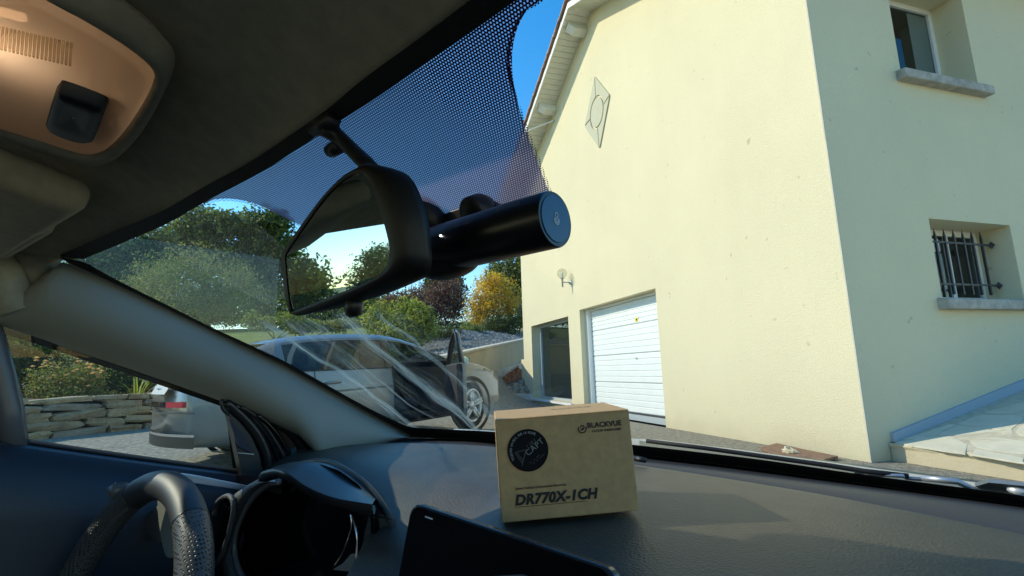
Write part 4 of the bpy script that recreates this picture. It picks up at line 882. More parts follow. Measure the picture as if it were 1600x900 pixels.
# headliner
def hdr(X): return float(np.interp(X, [-.976, -.936, -.80, -.658, -.449, -.317, -.156, .1, .6], [.123, .140, .157, .168, .179, .179, .171, .16, .12])), float(np.interp(X, [-.976, -.936, -.658, -.449, -.2, .6], [.180, .180, .185, .188, .190, .190]))
cols = []
SS = [0, .008, .02, .04, .065, .1, .14, .19, .26, .4, .6, .9, 1.3, 1.8]
for X in list(np.linspace(.62, -.90, 54))+[-.936, -.96, -.976]:
    y, z = hdr(X); edge = sm((X+1.0)/.12) ; col = []
    for s in SS:
        zz_ = z+(.050*(1-exp(-s/.075))+.03*min(s/.35, 1))*edge
        rec = sm((-.50-X)/.10)*sm((s-.05)/.05)*.012*(1-sm((s-.4)/.1))
        col.append(C(X, y-s, zz_+rec))
    cols.append(col)
for X, y, z in ((-.990, .098, .142), (-1.0, .073, .108), (-1.012, .06, .085)):
    cols.append([C(X, y-s, z+.145*min(s/.06, 1)) for s in SS])
g = MB(); g.grid(cols); hl = g.build('headliner', m_liner, cab, True)
hs = hl.modifiers.new('solid', 'SOLIDIFY'); hs.thickness = .03; hs.offset = 1 if True else -1
g = MB(); g.grid([[c_[k]+[0, 0, .06+.02*(k > 0)] for k in range(len(SS))] for c_ in cols]); g.build('roof_skin', m_paint, cab, True)
# left visor folded up
def slab(name, c, ex, ey, ez, a, b, d, mat, parent, r):
    g = MB(); g.cbox(c, ex, ey, ez, a, b, d); o = g.build(name, mat, parent); bev(o, r, 5, 20); smooth(o); return o
vx = np.array([1., .10, 0])/1.005; vy = np.array([-.10, 1., -.22])/1.03; vz = np.cross(vx, vy)
pv = aty(82, 292, .066)
slab('sun_visor', pv-vx*.19-vy*.02, vx, vy, vz, .40, .10, .038, m_liner, cab, .017)
pv2 = aty(34, 338, .058)
slab('visor_clip', pv2-vx*.10, vx, vy, vz, .22, .06, .030, m_liner, cab, .013)
# dome lamp
dz0 = .211; dn_ = np.array([0, .0, 1.]); tl_ = np.array([0, .14, 1.]); tl_ /= np.linalg.norm(tl_); dp0 = C(-.47, .08, dz0)
D = lambda x, y, h=0.: on(x, y, dp0, tl_)+tl_*(-h)
lens_px = sc_([(-60, -20), (40, -30), (110, 2), (165, 34), (215, 68), (240, 92), (244, 112), (232, 142), (205, 186), (180, 214), (160, 226), (132, 228), (70, 208), (0, 186), (-70, 165), (-90, 80), (-60, -20)], 64)[:-1]
cpx = lens_px.mean(0)
grow = lambda k: [cpx+(p-cpx)*(1+k/np.linalg.norm(p-cpx)) for p in lens_px]
def lensmat():
    m = bpy.data.materials.new('lamp_lens'); m.use_nodes = True; t = m.node_tree; t.nodes.clear(); out = t.nodes.new('ShaderNodeOutputMaterial')
    b = t.nodes.new('ShaderNodeBsdfPrincipled'); b.inputs['Base Color'].default_value = (.62, .50, .42, 1); b.inputs['Roughness'].default_value = .35
    n = t.nodes.new('ShaderNodeTexNoise'); n.inputs['Scale'].default_value = 900; tc = t.nodes.new('ShaderNodeTexCoord'); t.links.new(tc.outputs['Object'], n.inputs[0]); bp = t.nodes.new('ShaderNodeBump'); bp.inputs['Strength'].default_value = .5; bp.inputs['Distance'].default_value = .001; t.links.new(n.outputs[0], bp.inputs['Height']); t.links.new(bp.outputs[0], b.inputs['Normal'])
    tl = t.nodes.new('ShaderNodeBsdfTranslucent'); tl.inputs[0].default_value = (.82, .68, .54, 1); tr = t.nodes.new('ShaderNodeBsdfTransparent'); tr.inputs[0].default_value = (.8, .55, .35, 1)
    m1 = t.nodes.new('ShaderNodeMixShader'); m1.inputs[0].default_value = .72; t.links.new(b.outputs[0], m1.inputs[1]); t.links.new(tl.outputs[0], m1.inputs[2])
    m2 = t.nodes.new('ShaderNodeMixShader'); m2.inputs[0].default_value = .02; t.links.new(m1.outputs[0], m2.inputs[1]); t.links.new(tr.outputs[0], m2.inputs[2]); t.links.new(m2.outputs[0], out.inputs[0]); return m
g = MB(); g.grid([[D(*p, -.006) for p in grow(26)], [D(*p, .006) for p in grow(22)], [D(*p, .010) for p in grow(10)], [D(*p, .008) for p in grow(2)], [D(*p, -.012) for p in grow(1)]], True); bz = g.build('dome_lamp', m_liner, cab, True)
g = MB(); g.grid([[D(*(cpx+(p-cpx)*k), h) for p in lens_px] for k, h in ((1.0, .004), (.97, .010), (.9, .011), (.6, .012), (.3, .012), (.02, .012))], True); g.build('lens', lensmat(), bz, True)
g = MB(); g.grid([[D(*(cpx+(p-cpx)*k), h) for p in lens_px] for k, h in ((1.0, .0), (.98, -.022), (.02, -.026))], True); g.build('reflector', P('lamp_reflector', (.7, .62, .5), .3), bz, True)
g = MB()   # prismatic lens ribs by the bulb, its bright lines put into their pale colour
for k in range(26):
    x = -34+k*6.2; g.tube([D(x, 12+.24*x, .0125), D(x-3, 48+.24*x, .0125)], .0007, 6)
g.build('lens_ribs', glassmat('lens_rib', (1, .95, .85), .3, base=.02, dust_glare=.25, dust_glare_col=(.95, .75, .5)), bz, True)
g = MB(); g.tube([D(-60, 30, -.012), D(28, 52, -.012)], .003, 8); g.build('bulb', emis('lit_bulb', (1, .80, .60), 9.), bz, True)
swp = sc_([(104, 107), (112, 105), (166, 126), (174, 134), (172, 143), (158, 180), (148, 187), (126, 184), (94, 170), (86, 160), (88, 148), (98, 116), (104, 107)], 40)[:-1]; sc0 = swp.mean(0)
g = MB(); g.grid([[D(*(sc0+(p-sc0)*k), h) for p in swp] for k, h in ((1.06, .008), (1.02, .021), (.9, .024), (.5, .022), (.02, .021))], True); sw = g.build('lamp_switch', m_black, bz, True)
# left windscreen pillar trim
L2 = [(-60, 486), (0, 509), (60, 528), (113, 547), (189, 572), (264, 598), (351, 629), (415, 656), (467, 680), (490, 704), (502, 716), (560, 703), (600, 694), (640, 681)]
L2 = np.vstack([sc_(L2[:9], 46), sc_(L2[8:11], 9)[1:], sc_(L2[10:], 9)[1:]])
L1 = np.vstack([rs([(-60, 500), (-30, 492), (0, 478), (40, 455), (98, 408)], 9)[:-1], sc_(PO, 54)])
nP = min(len(L1), len(L2)); L1 = rs(L1, 62); L2 = rs(L2, 62)
rows = []
A3 = [W(x, y, -.006) if x > 96 else dep(x, y, np.interp(x, [-60, 98], [.74, .715])) for x, y in L1]
B3 = []
for x, y in L2:
    X = np.interp(x, [-60, 350, 467, 500, 640], [-1.02, -1.0, -.965, -.935, -.99]); B3.append(atx(x, y, X))
for t in (0, .12, .3, .5, .7, .88, 1.0):
    rows.append([a*(1-t)+b_*t+np.array([.03, -.028, .0])*sin(pi*t)**.8 for a, b_ in zip(A3, B3)])
rows.append([b_+np.array([-.03, .015, .004]) for b_ in B3])
g = MB(); g.grid(rows); g.build('pillar_trim', m_pillar, cab, True)
g = MB(); g.grid([[p+np.array([-.012, .006, -.0]) for p in B3[:50]], [p+np.array([-.012, .01, -.012]) for p in B3[:50]], [p+np.array([-.04, .02, -.012]) for p in B3[:50]]]); g.build('window_seal', m_rubber, cab, True)

# driver door
sill = sc_([(-260, 640), (-120, 664), (0, 686), (120, 704), (250, 722), (372, 738), (460, 752)], 40)
S3 = [atx(x, y, -1.01) for x, y in sill]
S3 = [C(-1.01, y, -.055) for y in np.linspace(-1.3, S3[0][1]-.01, 8)]+S3
g = MB(); g.grid([[p+np.array([dx, 0, dz]) for p in S3] for dx, dz in ((-.012, -.05), (-.012, -.004), (0, 0), (.02, -.006), (.05, -.04), (.062, -.10), (.05, -.16), (.07, -.24), (.11, -.32), (.12, -.6), (.12, -.85))])
dd = g.build('driver_door', m_door, cab, True)
g = MB(); g.grid([[p+np.array([-.013, 0, -.002]) for p in S3], [p+np.array([-.002, 0, .006]) for p in S3], [p+np.array([.004, 0, .001]) for p in S3]]); g.build('sill_seal', m_rubber, dd, True)
def plate(name, pxs, X, mat, parent, th_=.006, r=.0):
    g = MB(); g.prism([atx(x, y, X) for x, y in pxs], np.array([th_, 0, 0])); o = g.build(name, mat, parent); return bev(o, r) if r else o
plate('door_insert', sc_([(243, 741), (252, 737), (292, 740), (340, 749), (400, 762), (400, 768), (340, 760), (285, 752), (258, 750), (243, 741)], 30)[:-1], -.945, m_silver, dd, .010, .003)
plate('sail_panel', [(347, 628), (352, 645), (366, 657), (385, 680), (398, 708), (403, 735), (404, 790), (380, 790), (372, 742)], -1.0, m_black, dd, .02, .005)
plate('tweeter_grille', [(357, 655), (366, 664), (384, 686), (394, 708), (394, 708), (394, 708.5), (371, 697)], -.979, P('speaker_cloth', (.035, .035, .05), .9, bump=.6, bs=900, bdist=.001), dd, .003)
plate('sail_trim', [(371, 707), (396, 709), (396, 710.4), (372, 708)], -.9795, m_silver, dd, .003)
g = MB(); g.tube([atx(x, y, -.985) for x, y in sc_([(346, 624), (349, 640), (366, 655), (386, 678), (399, 706), (404, 740)], 20)], .0035, 6); g.build('sail_edge', m_seal, dd, True)
for k, (pts, r_, mt, X) in enumerate(((
     [(352, 627), (380, 652), (404, 682), (418, 718), (421, 770)], .010, m_seal, -.988), ([(366, 632), (395, 655), (421, 688), (436, 722), (439, 770)], .006, m_gloss, -.985),
     ([(376, 635), (404, 655), (430, 690), (445, 722), (449, 770)], .0055, m_seal, -.98), ([(402, 648), (424, 668), (445, 697), (457, 725), (460, 770)], .0045, m_gloss, -.975), ([(440, 660), (458, 676), (474, 700), (482, 730), (484, 770)], .012, m_black, -.985),
     ([(464, 676), (478, 692), (488, 712), (492, 740)], .006, m_gloss, -.965))):
    g = MB(); g.tube([atx(x, y, X) for x, y in sc_(pts, 20)], r_, 8); g.build('door_seal', mt, cab, True)
g = MB(); g.grid([[atx(x, y, -1.03) for x, y in ((350, 620), (380, 640), (420, 658), (470, 680), (505, 705))], [atx(x, y, -1.03) for x, y in ((372, 800), (400, 800), (430, 800), (480, 800), (520, 790))]]); g.build('door_shut_face', m_black, cab, True)
plate('pillar_end', [(486, 688), (492, 690), (499, 704), (502, 717), (494, 720), (491, 704)], -.952, m_pillar, cab, .012, .003)
# window divider, rear pillar, side glass
g = MB(); g.tube([atx(x, y, -1.012) for x, y in ((-34, 470), (-12, 540), (2, 590), (14, 640), (22, 700))], .016, 8); g.tube([atx(x, y, -1.02) for x, y in ((-38, 480), (-16, 540), (-8, 600), (4, 660), (14, 704))], .012, 8); g.build('window_divider', P('divider_grey', (.10, .10, .11), .35), dd, True)
rail = [C(-1.0, y, z) for y, z in ((.085, .105), (.06, .155), (.03, .205), (-.02, .235), (-.3, .245), (-.7, .245), (-1.3, .23))]
g = MB(); g.tube(rail, .03, 8); g.build('roof_rail', m_liner, cab, True)
g = MB(); g.prism([C(-1.02, -.62, -.5), C(-1.02, -.78, -.5), C(-1.0, -.80, .24), C(-1.0, -.68, .24)], np.array([.05, 0, 0])); bev(g.build('centre_pillar', m_pillar, cab), .015)
g = MB(); g.grid([[C(-1.022, y, -.3), C(-1.01, y, .24)] for y in (-1.5, -.3, .08, .46)]); g.build('side_glass', glassmat('side_glass_tint', (.80, .87, .84), .8, base=.03, dust_glare=.008), dd, True)
# rear of the cabin, floor, seats: keeps the cabin dark
g = MB(); g.grid([[C(-1.05, -1.9, -.95), C(.6, -1.9, -.95)], [C(-1.05, 1.0, -.95), C(.6, 1.0, -.95)]]); g.build('floor', m_black, cab)
g = MB(); g.grid([[C(-1.05, -1.85, -.95), C(.6, -1.85, -.95)], [C(-1.05, -1.85, -.05), C(.6, -1.85, -.05)]]); g.build('tailgate', m_liner, cab)
for x in (-.74, .06):
    s_ = slab('seat_back', C(x, -.95, -.36), np.array([1., 0, 0]), np.array([0, 1., .25]), np.array([0, -.25, 1.]), .50, .12, .60, m_black, cab, .04)
    slab('headrest', C(x, -1.07, .0), np.array([1., 0, 0]), np.array([0, 1., .1]), np.array([0, -.1, 1.]), .26, .09, .17, m_black, s_, .035)

# dashboard
seam_px = [(560, 694), (621, 692), (700, 694), (772, 698), (880, 712), (999, 727), (1180, 755), (1352, 785), (1596, 834), (1800, 880)]
seam = [atz(x, y, .853) for x, y in sc_(seam_px, 50)]
def Yf(X): return float(np.interp(X, [p[0] for p in seam], [p[1] for p in seam]))
Xs = np.linspace(-1.02, .62, 70); rows = []
TT = [0, .02, .06, .12, .18, .25, .32, .4, .5, .6, .7, .85, .93, .97, 1.0]
def Yr(X): return float(np.interp(X, [-1.02, -.62, -.56, -.50, -.44, -.40, -.2, .0, .62], [.43, .43, .375, .34, .328, .322, .29, .27, .27]))
for X in Xs:
    yf, yr = Yf(X), Yr(X); w_ = sm((-.365-X)/.09); we_ = w_*sm((X+.585)/.05); yr = yr*(1-we_)+.325*we_
    drop = lambda Y: w_*.62*max(0., .50-Y)**2/(max(0., .50-Y)+.04)
    col = [C(X, yr+o, z0-drop(yr)) for o, z0 in ((-.05, -.60), (-.042, -.36), (-.034, -.26), (-.022, -.20), (-.008, -.168))]
    for t in TT[1:]: Yt = yr+(yf-yr)*t; col.append(C(X, Yt, -.147+.006*sin(pi*t)-.004*(1-t)**4-drop(Yt)))
    col += [C(X, yf+.002, -.150), C(X, yf+.003, -.158)]
    rows.append(col)
g = MB(); g.grid(rows); dash = g.build('dashboard', m_dash, cab, True)
lowp = rs([(560, 690), (640, 684), (770, 688), (880, 699), (999, 711), (1180, 733), (1352, 757), (1596, 790), (1800, 818)], 50)
g = MB(); g.grid([[p+np.array([0, .002, -.012]) for p in seam], [p+np.array([0, .006, -.006]) for p in seam], [W(x, y, -.005) for x, y in lowp], [W(x, y+6, .02)-Z*.03 for x, y in lowp]]); g.build('scuttle_panel', P('scuttle_grey', (.03, .031, .033), .5, bump=.2, bs=500, bdist=.001), dash, True)
g = MB(); g.tube([atz(990, 716, .862), atz(1008, 719, .862)], .004, 8); g.build('sensor_post', m_black, dash, True)
# instrument binnacle
BY = .35
lipp = sc_([(405, 752), (406, 742), (413, 737), (432, 734), (452, 741), (474, 757), (500, 770), (528, 779), (556, 784), (582, 788)], 40)
bkp = sc_([(452, 733), (462, 729.5), (480, 724.5), (500, 722.5), (520, 727), (542, 739), (562, 755), (580, 773), (592, 788)], 40)
lip = [aty(x, y, BY) for x, y in lipp]; bk = [aty(x, y, BY+.05) for x, y in bkp]
rows = [[p*(1-t)+q*t+np.array([0, 0, .006])*sin(pi*t) for p, q in zip(lip, bk)] for t in (0, .1, .3, .5, .7, .9, 1)]
binn = MB().grid(rows).build('instrument_binnacle', m_binn, cab, True)
g = MB(); g.tube([p+np.array([0, .004, -.003]) for p in lip[:24]], [.005]*16+[.0045, .004, .0035, .003, .0025, .002, .0015, .001], 8); g.build('hood_lip', P('hood_lip_grey', (.06, .058, .055), .35), binn, True)
g = MB(); g.grid([lip, [p+np.array([0, .0, -.010]) for p in lip], [p+np.array([0, .035, -.026]) for p in lip]]); g.build('hood_underside', m_black, binn, True)
rimp = sc_([(440, 737), (452, 731), (462, 728), (480, 722.5), (500, 720.5), (521, 724.5), (544, 737), (566, 753), (584, 771), (602, 797), (618, 830), (632, 866), (640, 905)], 50)
rim3 = [aty(x, y, .405) for x, y in rimp]
g = MB(); g.tube(rim3, .0045, 8); g.build('hood_rim', m_dash, binn, True)
q_ = rs(bkp, 40); g = MB(); g.grid([[aty(x, y, BY+.05) for x, y in q_], [aty(x, y, .403) for x, y in rs(rimp[:37], 40)]]); g.build('hood_joint', m_black, binn, True)
inn = rs([(452, 741), (480, 731), (500, 725), (530, 735), (560, 757), (582, 787), (570, 830), (562, 870), (560, 910)], 50)
g = MB(); g.grid([[p+np.array([0, .001, -.002]) for p in rim3], [aty(x, y, .385) for x, y in inn]]); g.build('binnacle_cheek', m_black, binn, True)
ringp = [(436, 753), (420, 757), (400, 772), (382, 797), (370, 826), (366, 852), (370, 880), (380, 905)]
g = MB(); g.tube([aty(x, y, .338) for x, y in sc_(ringp, 30)], .0042, 8); g.build('bezel_ring', P('bezel_grey', (.10, .10, .105), .35), binn, True)
g = MB(); rr = sc_(ringp, 30); g.grid([[aty(x, y, .338) for x, y in rr], [aty(x+10, y+2, .39) for x, y in rr]]); g.build('bezel_inner', m_gloss, binn, True)
g = MB(); g.prism([aty(x, y, .392) for x, y in ((360, 742), (440, 745), (580, 780), (600, 915), (360, 915))], np.array([0, .004, 0])); g.build('display', m_gloss, binn)
g = MB(); g.tube([aty(x, y, .376) for x, y in sc_([(548, 804), (549, 822), (544, 842), (534, 866), (521, 886)], 20)], .0011, 6); g.tube([aty(x, y, .366) for x, y in sc_([(549, 804), (555, 824), (558, 846), (557, 888)], 16)], .0014, 6); g.build('bezel_accent', m_chrome, binn, True)
plate_ = MB().prism([aty(x, y, .37) for x, y in ((556, 866), (557, 892), (544, 893), (520, 890), (536, 880), (548, 866))], np.array([0, .003, 0])).build('bezel_lower', m_spoke, binn)
op = sc_([(432, 752), (414, 757), (396, 772), (378, 797), (367, 826), (363, 852), (367, 880), (376, 908)], 30); oq = sc_([(408, 753), (396, 754), (378, 764), (362, 778), (362, 800), (358, 850), (345, 872), (352, 915)], 30)
m_grain = P('coarse_grain', (.06, .06, .062), .38, bump=1., bs=650, bdist=.002)
g = MB(); g.grid([[aty(x, y, .338) for x, y in op], [aty(x*.5+a*.5, y*.5+b*.5, .328) for (x, y), (a, b) in zip(op, oq)], [aty(x, y, .335) for x, y in oq], [aty(x, y, .40) for x, y in oq]]); g.build('binnacle_side', m_grain, binn, True)
vp = sc_([(335, 806), (338, 790), (345, 780), (356, 775), (363, 780), (365, 794), (362, 815), (356, 840), (348, 864), (340, 878), (333, 880)], 30)
vr = [aty(x, y, .325) for x, y in vp]
g = MB(); g.tube(vr, .004, 8); vent = g.build('air_vent', m_grain, cab, True)
g = MB(); g.grid([[aty(x-1, y, .325) for x, y in vp], [aty(340+(x-340)*.6, 830+(y-830)*.8, .36) for x, y in vp]]); g.build('vent_throat', m_black, vent, True)
for k in range(4):
    g = MB(); g.tube([aty(x+k*5, y+k*2.5, .335+.003*k) for x, y in sc_([(354, 788), (350, 806), (343, 832), (335, 858)], 10)], .0022, 6); g.build('slat', m_gloss, vent, True)
# lower dash box before the driver, added to block light from below
g = MB(); g.box(C(-1.0, .42, -.75), (.62, 0, 0), (0, .05, 0), (0, 0, .55)); g.build('lower_dash_blocker', m_black, dash)
# touchscreen
SY = .312; a0, a1 = aty(643, 784, SY), aty(968, 893, SY); a1 = aty(966, 892, SY)
sx_ = a1-a0; wsc = np.linalg.norm(sx_); sx_ /= wsc; sz_ = np.array([0, .20, 1.]); sz_ -= sx_*np.dot(sz_, sx_); sz_ /= np.linalg.norm(sz_); sy_ = np.cross(sz_, sx_)
hsc = .155; r0 = .012; pl = []
for cx, cz, q0 in ((wsc-r0, -r0, 0), (r0, -r0, pi/2), (r0, -hsc+r0, pi), (wsc-r0, -hsc+r0, 3*pi/2)):
    for k in range(7): q = q0+k*pi/12; pl.append(a0+sx_*(cx+r0*cos(q))+sz_*(cz+r0*sin(q)))
g = MB(); g.prism(pl, sy_*.010 if sy_[1] > 0 else -sy_*.010); ts = bev(g.build('touchscreen', P('screen_shell', (.02, .025, .032), .18), cab), .002, 2)
pc_ = sum(pl)/len(pl); back = sy_ if sy_[1] > 0 else -sy_
g = MB(); g.prism([pc_+(p-pc_)*.975-back*.0006 for p in pl], back*.001); g.build('screen_glass', m_gloss, ts)
g = MB(); g.prism([pc_+(p-pc_)*np.array([1, 1, 1])*.93+back*.010 for p in pl], back*.018); bev(g.build('screen_back', m_black, ts), .004)
g = MB(); g.box(a0+sx_*.023-sz_*.0085-back*.0012, sx_*.010, sz_*.0012, back*.0006); g.build('screen_mark', m_inkw, ts)
# steering wheel
wc = np.array([-.7194, .1549, .7012]); yw, tlt = .0511, .2969; R0 = .182
we = np.array([cos(yw), sin(yw), 0]); wf = np.array([-sin(yw), cos(yw), 0]); wz = wf*sin(tlt)+Z*cos(tlt); wn_ = np.cross(we, wz); wn_ = wn_ if wn_[1] < 0 else -wn_
whl = empty('dummy', (0, 0, 0)); bpy.data.objects.remove(whl)
def arc(q0, q1, n, r=R0): return [wc+we*r*cos(q)+wz*r*sin(q) for q in np.linspace(q0, q1, n)]
def perfmat(name):
    m = P(name, (.05, .049, .048), .42, spec=.4); t = m.node_tree; b = t.nodes['Principled BSDF']
    v = t.nodes.new('ShaderNodeTexVoronoi'); v.inputs['Scale'].default_value = 290; v.inputs['Randomness'].default_value = .12; tc = t.nodes.new('ShaderNodeTexCoord'); t.links.new(tc.outputs['Object'], v.inputs['Vector'])
    mr = t.nodes.new('ShaderNodeMapRange'); mr.inputs[1].default_value = .15; mr.inputs[2].default_value = .4; t.links.new(v.outputs['Distance'], mr.inputs[0])
    bp = t.nodes.new('ShaderNodeBump'); rp = t.nodes.new('ShaderNodeMix'); rp.data_type = 'RGBA'; rp.inputs[6].default_value = (.004, .004, .004, 1); rp.inputs[7].default_value = (.07, .068, .066, 1); t.links.new(mr.outputs[0], rp.inputs[0]); t.links.new(rp.outputs[2], b.inputs['Base Color'])
    bp.inputs['Strength'].default_value = 1.; bp.inputs['Distance'].default_value = .0022; t.links.new(mr.outputs[0], bp.inputs['Height']); t.links.new(bp.outputs[0], b.inputs['Normal']); return m
m_perf = perfmat('perforated_leather')
rimw = MB().tube(arc(1.03, 2.02, 26), .0172, 18, caps=False).build('steering_wheel', m_leather, cab, True)
for q0, q1 in ((-.75, 1.025), (2.025, 3.9)):
    MB().tube(arc(q0, q1, 36), .0174, 18, caps=False).build('perforated_grip', m_perf, rimw, True)
MB().tube(arc(3.9, 2*pi-.75, 24), .0172, 14, caps=False).build('lower_rim', m_leather, rimw, True)
for q in (1.028, 2.022): g = MB(); g.tube([wc+(we*cos(q)+wz*sin(q))*(R0+.0166*cos(a_))+wn_*.0166*sin(a_)+(we*-sin(q)+wz*cos(q))*0 for a_ in np.linspace(0, 2*pi, 16, endpoint=False)], .0016, 5, True); g.build('grip_seam', m_seal, rimw, True)
g = MB()
for q in np.linspace(2.06, 3.2, 44):
    c = wc+(we*cos(q)+wz*sin(q))*(R0-.0165)+wn_*.004; tg = we*-sin(q)+wz*cos(q); g.tube([c-tg*.002+wn_*.003, c+tg*.002-wn_*.003], .0007, 4)
tag(g.build('stitching', m_inkg, rimw), kind='stuff')
# spokes and airbag pad
for q, w0 in ((.06, .026), (pi-.06, .026), (-pi/2, .03)):
    d = we*cos(q)+wz*sin(q); tg = we*-sin(q)+wz*cos(q); g = MB()
    rows = [[wc+d*r_-wn_*(.020*(1-r_/R0)-.004)*-1*0+wn_*(.012*(1-r_/R0))+tg*w_*s_+wn_*h_ for s_, h_ in ((-1, -.008), (-.9, .004), (0, .007), (.9, .004), (1, -.008))] for r_, w_ in ((.05, w0*1.5), (.09, w0*1.2), (.13, w0), (.170, w0*1.15))]
    g.grid(rows); g.build('spoke', m_spoke, rimw, True)
g = MB(); rows = []
for k, (rr_, h_) in enumerate(((.088, -.012), (.086, .006), (.075, .017), (.05, .022), (.02, .024), (.001, .0245))): rows.append([wc+we*rr_*1.02*cos(q)+wz*rr_*.82*sin(q)+wn_*(h_+.01) for q in np.linspace(0, 2*pi, 32, endpoint=False)])
g.grid(rows, True); g.build('airbag_pad', P('pad_grey', (.05, .05, .052), .55, bump=.4, bs=700, bdist=.001), rimw, True)
# column shroud and light grey stalk parts beyond the wheel
slab('column_shroud', wc-wn_*.10-Z*.01, we, -wn_, wz, .11, .16, .09, m_black, cab, .02)
pp = lambda x, y, Y: aty(x, y, Y)
g = MB(); g.prism([pp(x, y, .228) for x, y in sc_([(245, 777), (250, 777), (257, 783), (263, 800), (268, 830), (272, 866), (266, 872), (258, 868), (252, 845), (247, 812)], 26)], np.array([0, .004, 0])); bev(g.build('gear_paddle', m_spoke, rimw), .0012)
g = MB(); g.prism([pp(x, y, .25) for x, y in ((213, 818), (244, 790), (250, 800), (258, 850), (240, 845))], np.array([0, .02, 0])); bev(g.build('column_panel', P('column_grey', (.09, .088, .08), .55), cab), .003)
tpx = [(190, 768), (205, 777), (228, 793), (243, 806)]
g = MB(); g.tube([atx(188, 757, -.83), atx(184, 762, -.83), atx(190, 772, -.82)], [.006, .012, .011], 10); g.tube([atx(190, 772, -.82), atx(203, 783, -.81)], [.0085, .0075], 10); g.build('indicator_stalk', P('stalk_grey', (.09, .09, .09), .4), cab, True)
# rear view mirror
mn = np.array([-.09, -.98, -.15]); mn /= np.linalg.norm(mn); mp0 = C(-.34, .19, .1)
Mr = lambda x, y, h=0.: on(x, y, mp0, mn)-mn*h
glp = sc_([(446, 404), (449, 394), (475, 356), (504, 316), (528, 290), (545, 277), (560, 271), (574, 276), (586, 302), (600, 346), (609, 384), (608, 405), (600, 424), (570, 442), (510, 466), (462, 485), (455, 480), (450, 450), (446, 404)], 60)[:-1]
outp = sc_([(439, 404), (442, 392), (470, 352), (505, 307), (530, 280), (551, 263), (566, 255), (580, 257), (596, 268), (612, 295), (626, 340), (632, 384), (632, 405), (622, 424), (592, 444), (530, 472), (468, 492), (456, 490), (445, 455), (439, 404)], 60)[:-1]
outb = sc_([(470, 404), (472, 396), (498, 356), (520, 314), (540, 288), (562, 264), (580, 255), (594, 256), (609, 266), (624, 292), (637, 336), (642, 380), (643, 402), (637, 424), (610, 440), (556, 462), (502, 474), (486, 470), (474, 446), (470, 404)], 60)[:-1]
outm = (outp+outb)/2+(outb-outb.mean(0))*.02
gc_, oc_ = glp.mean(0), outb.mean(0)
g = MB(); g.grid([[Mr(x, y, -.0005) for x, y in glp], [Mr(x, y, -.002) for x, y in (glp*.5+outp*.5)], [Mr(x, y, .003) for x, y in outp], [Mr(*p, .0) + np.array([.0, .012, 0]) for p in outm], [Mr(*p)+np.array([0, .016, 0]) for p in outb], [Mr(*(oc_+(p-oc_)*.7))+np.array([0, .024, 0]) for p in outb], [Mr(*oc_)+np.array([0, .026, 0]) for p in outb]], True)
mir = g.build('rear_view_mirror', P('mirror_shell', (.004, .004, .004), .5), cab, True)
m_mir = P('mirror_silver', (.42, .50, .54), .015, 1.)
g = MB(); g.add([Mr(x, y, .0002) for x, y in glp], [tuple(range(len(glp)))]); g.build('mirror_glass', m_mir, mir)
stem = [(586, 272, .190), (572, 256, .190), (556, 240, .190), (540, 224, .189), (524, 210, .187), (505, 198, .184)]
_in = lambda x, y, Y, o: (lambda p, q: p if np.linalg.norm(p-CAM) < np.linalg.norm(q-CAM) else q)(aty(x, y, Y), W(x, y, -o))
g = MB(); g.tube([_in(x, y, Y, .016) for x, y, Y in stem], [.006, .006, .0055, .0055, .006, .007], 10); g.build('mirror_stem', m_black, mir, True)
g = MB(); g.tube([_in(516, 236, .190, .014), _in(530, 228, .189, .014)], .0055, 8); g.tube([_in(490, 202, .183, .014), _in(522, 186, .183, .014)], .006, 8); g.build('stem_clamp', m_black, mir, True)
g = MB(); g.tube([Mr(538, 470, .008), Mr(534, 484, .010), Mr(528, 489, .010)], [.006, .007, .005], 8); g.build('mirror_tab', m_black, mir, True)
# cowl, wiper and bonnet outside the glass
cx_ = [999, 1100, 1200, 1352, 1480, 1596, 1800]; cb = np.interp(cx_, [999, 1352, 1596, 1800], [701, 747, 779, 806]); ct = np.interp(cx_, [999, 1180, 1352, 1596, 1800], [686, 704.5, 726, 759, 788])
g = MB(); g.grid([[W(x, y, .02) for x, y in zip(cx_, cb)], [W(x, y*.5+z*.5, .07)-Z*.004 for x, y, z in zip(cx_, cb, ct)], [W(x, y+1, .13) for x, y in zip(cx_, ct)]]); cow = g.build('cowl_panel', P('cowl_grey', (.07, .085, .08), .25), cab, True)
bx = np.linspace(-1.05, .6, 24); pA = W(999, 683, .14); pB = W(1596, 755, .14)
hz_ = lambda x: float(np.interp(x, [pA[0], pB[0]], [pA[2], pB[2]])) if x > pA[0] else pA[2]-.004
hy_ = lambda x: float(np.interp(x, [-1.05, -.33, .6], [.98, pA[1]+.01, pB[1]-.05]))
g = MB(); g.grid([[np.array([x, hy_(x)+dy, hz_(x)+dz]) for x in bx] for dy, dz in ((-.005, -.03), (-.004, -.004), (.004, .0), (.05, -.012), (.3, -.10), (.7, -.25), (.85, -.5))]); g.build('bonnet', P('bonnet_paint', (.55, .52, .40), .3, coat=.6), cab, True)
g = MB(); g.tube([W(x, y, .035) for x, y in ((1010, 689), (1100, 700), (1200, 714), (1300, 728), (1350, 736), (1420, 744))], .004, 6); wp = g.build('wiper', m_rubber, cow, True)
g = MB(); g.tube([W(x, y, .03) for x, y in ((1335, 737), (1372, 742), (1411, 743.5), (1416, 747), (1445, 749))], .003, 6); g.tube([W(x, y, .03) for x, y in ((1440, 747), (1495, 752), (1522, 765), (1600, 775))], .0045, 6); g.build('wiper_arm', m_silver, cow, True)
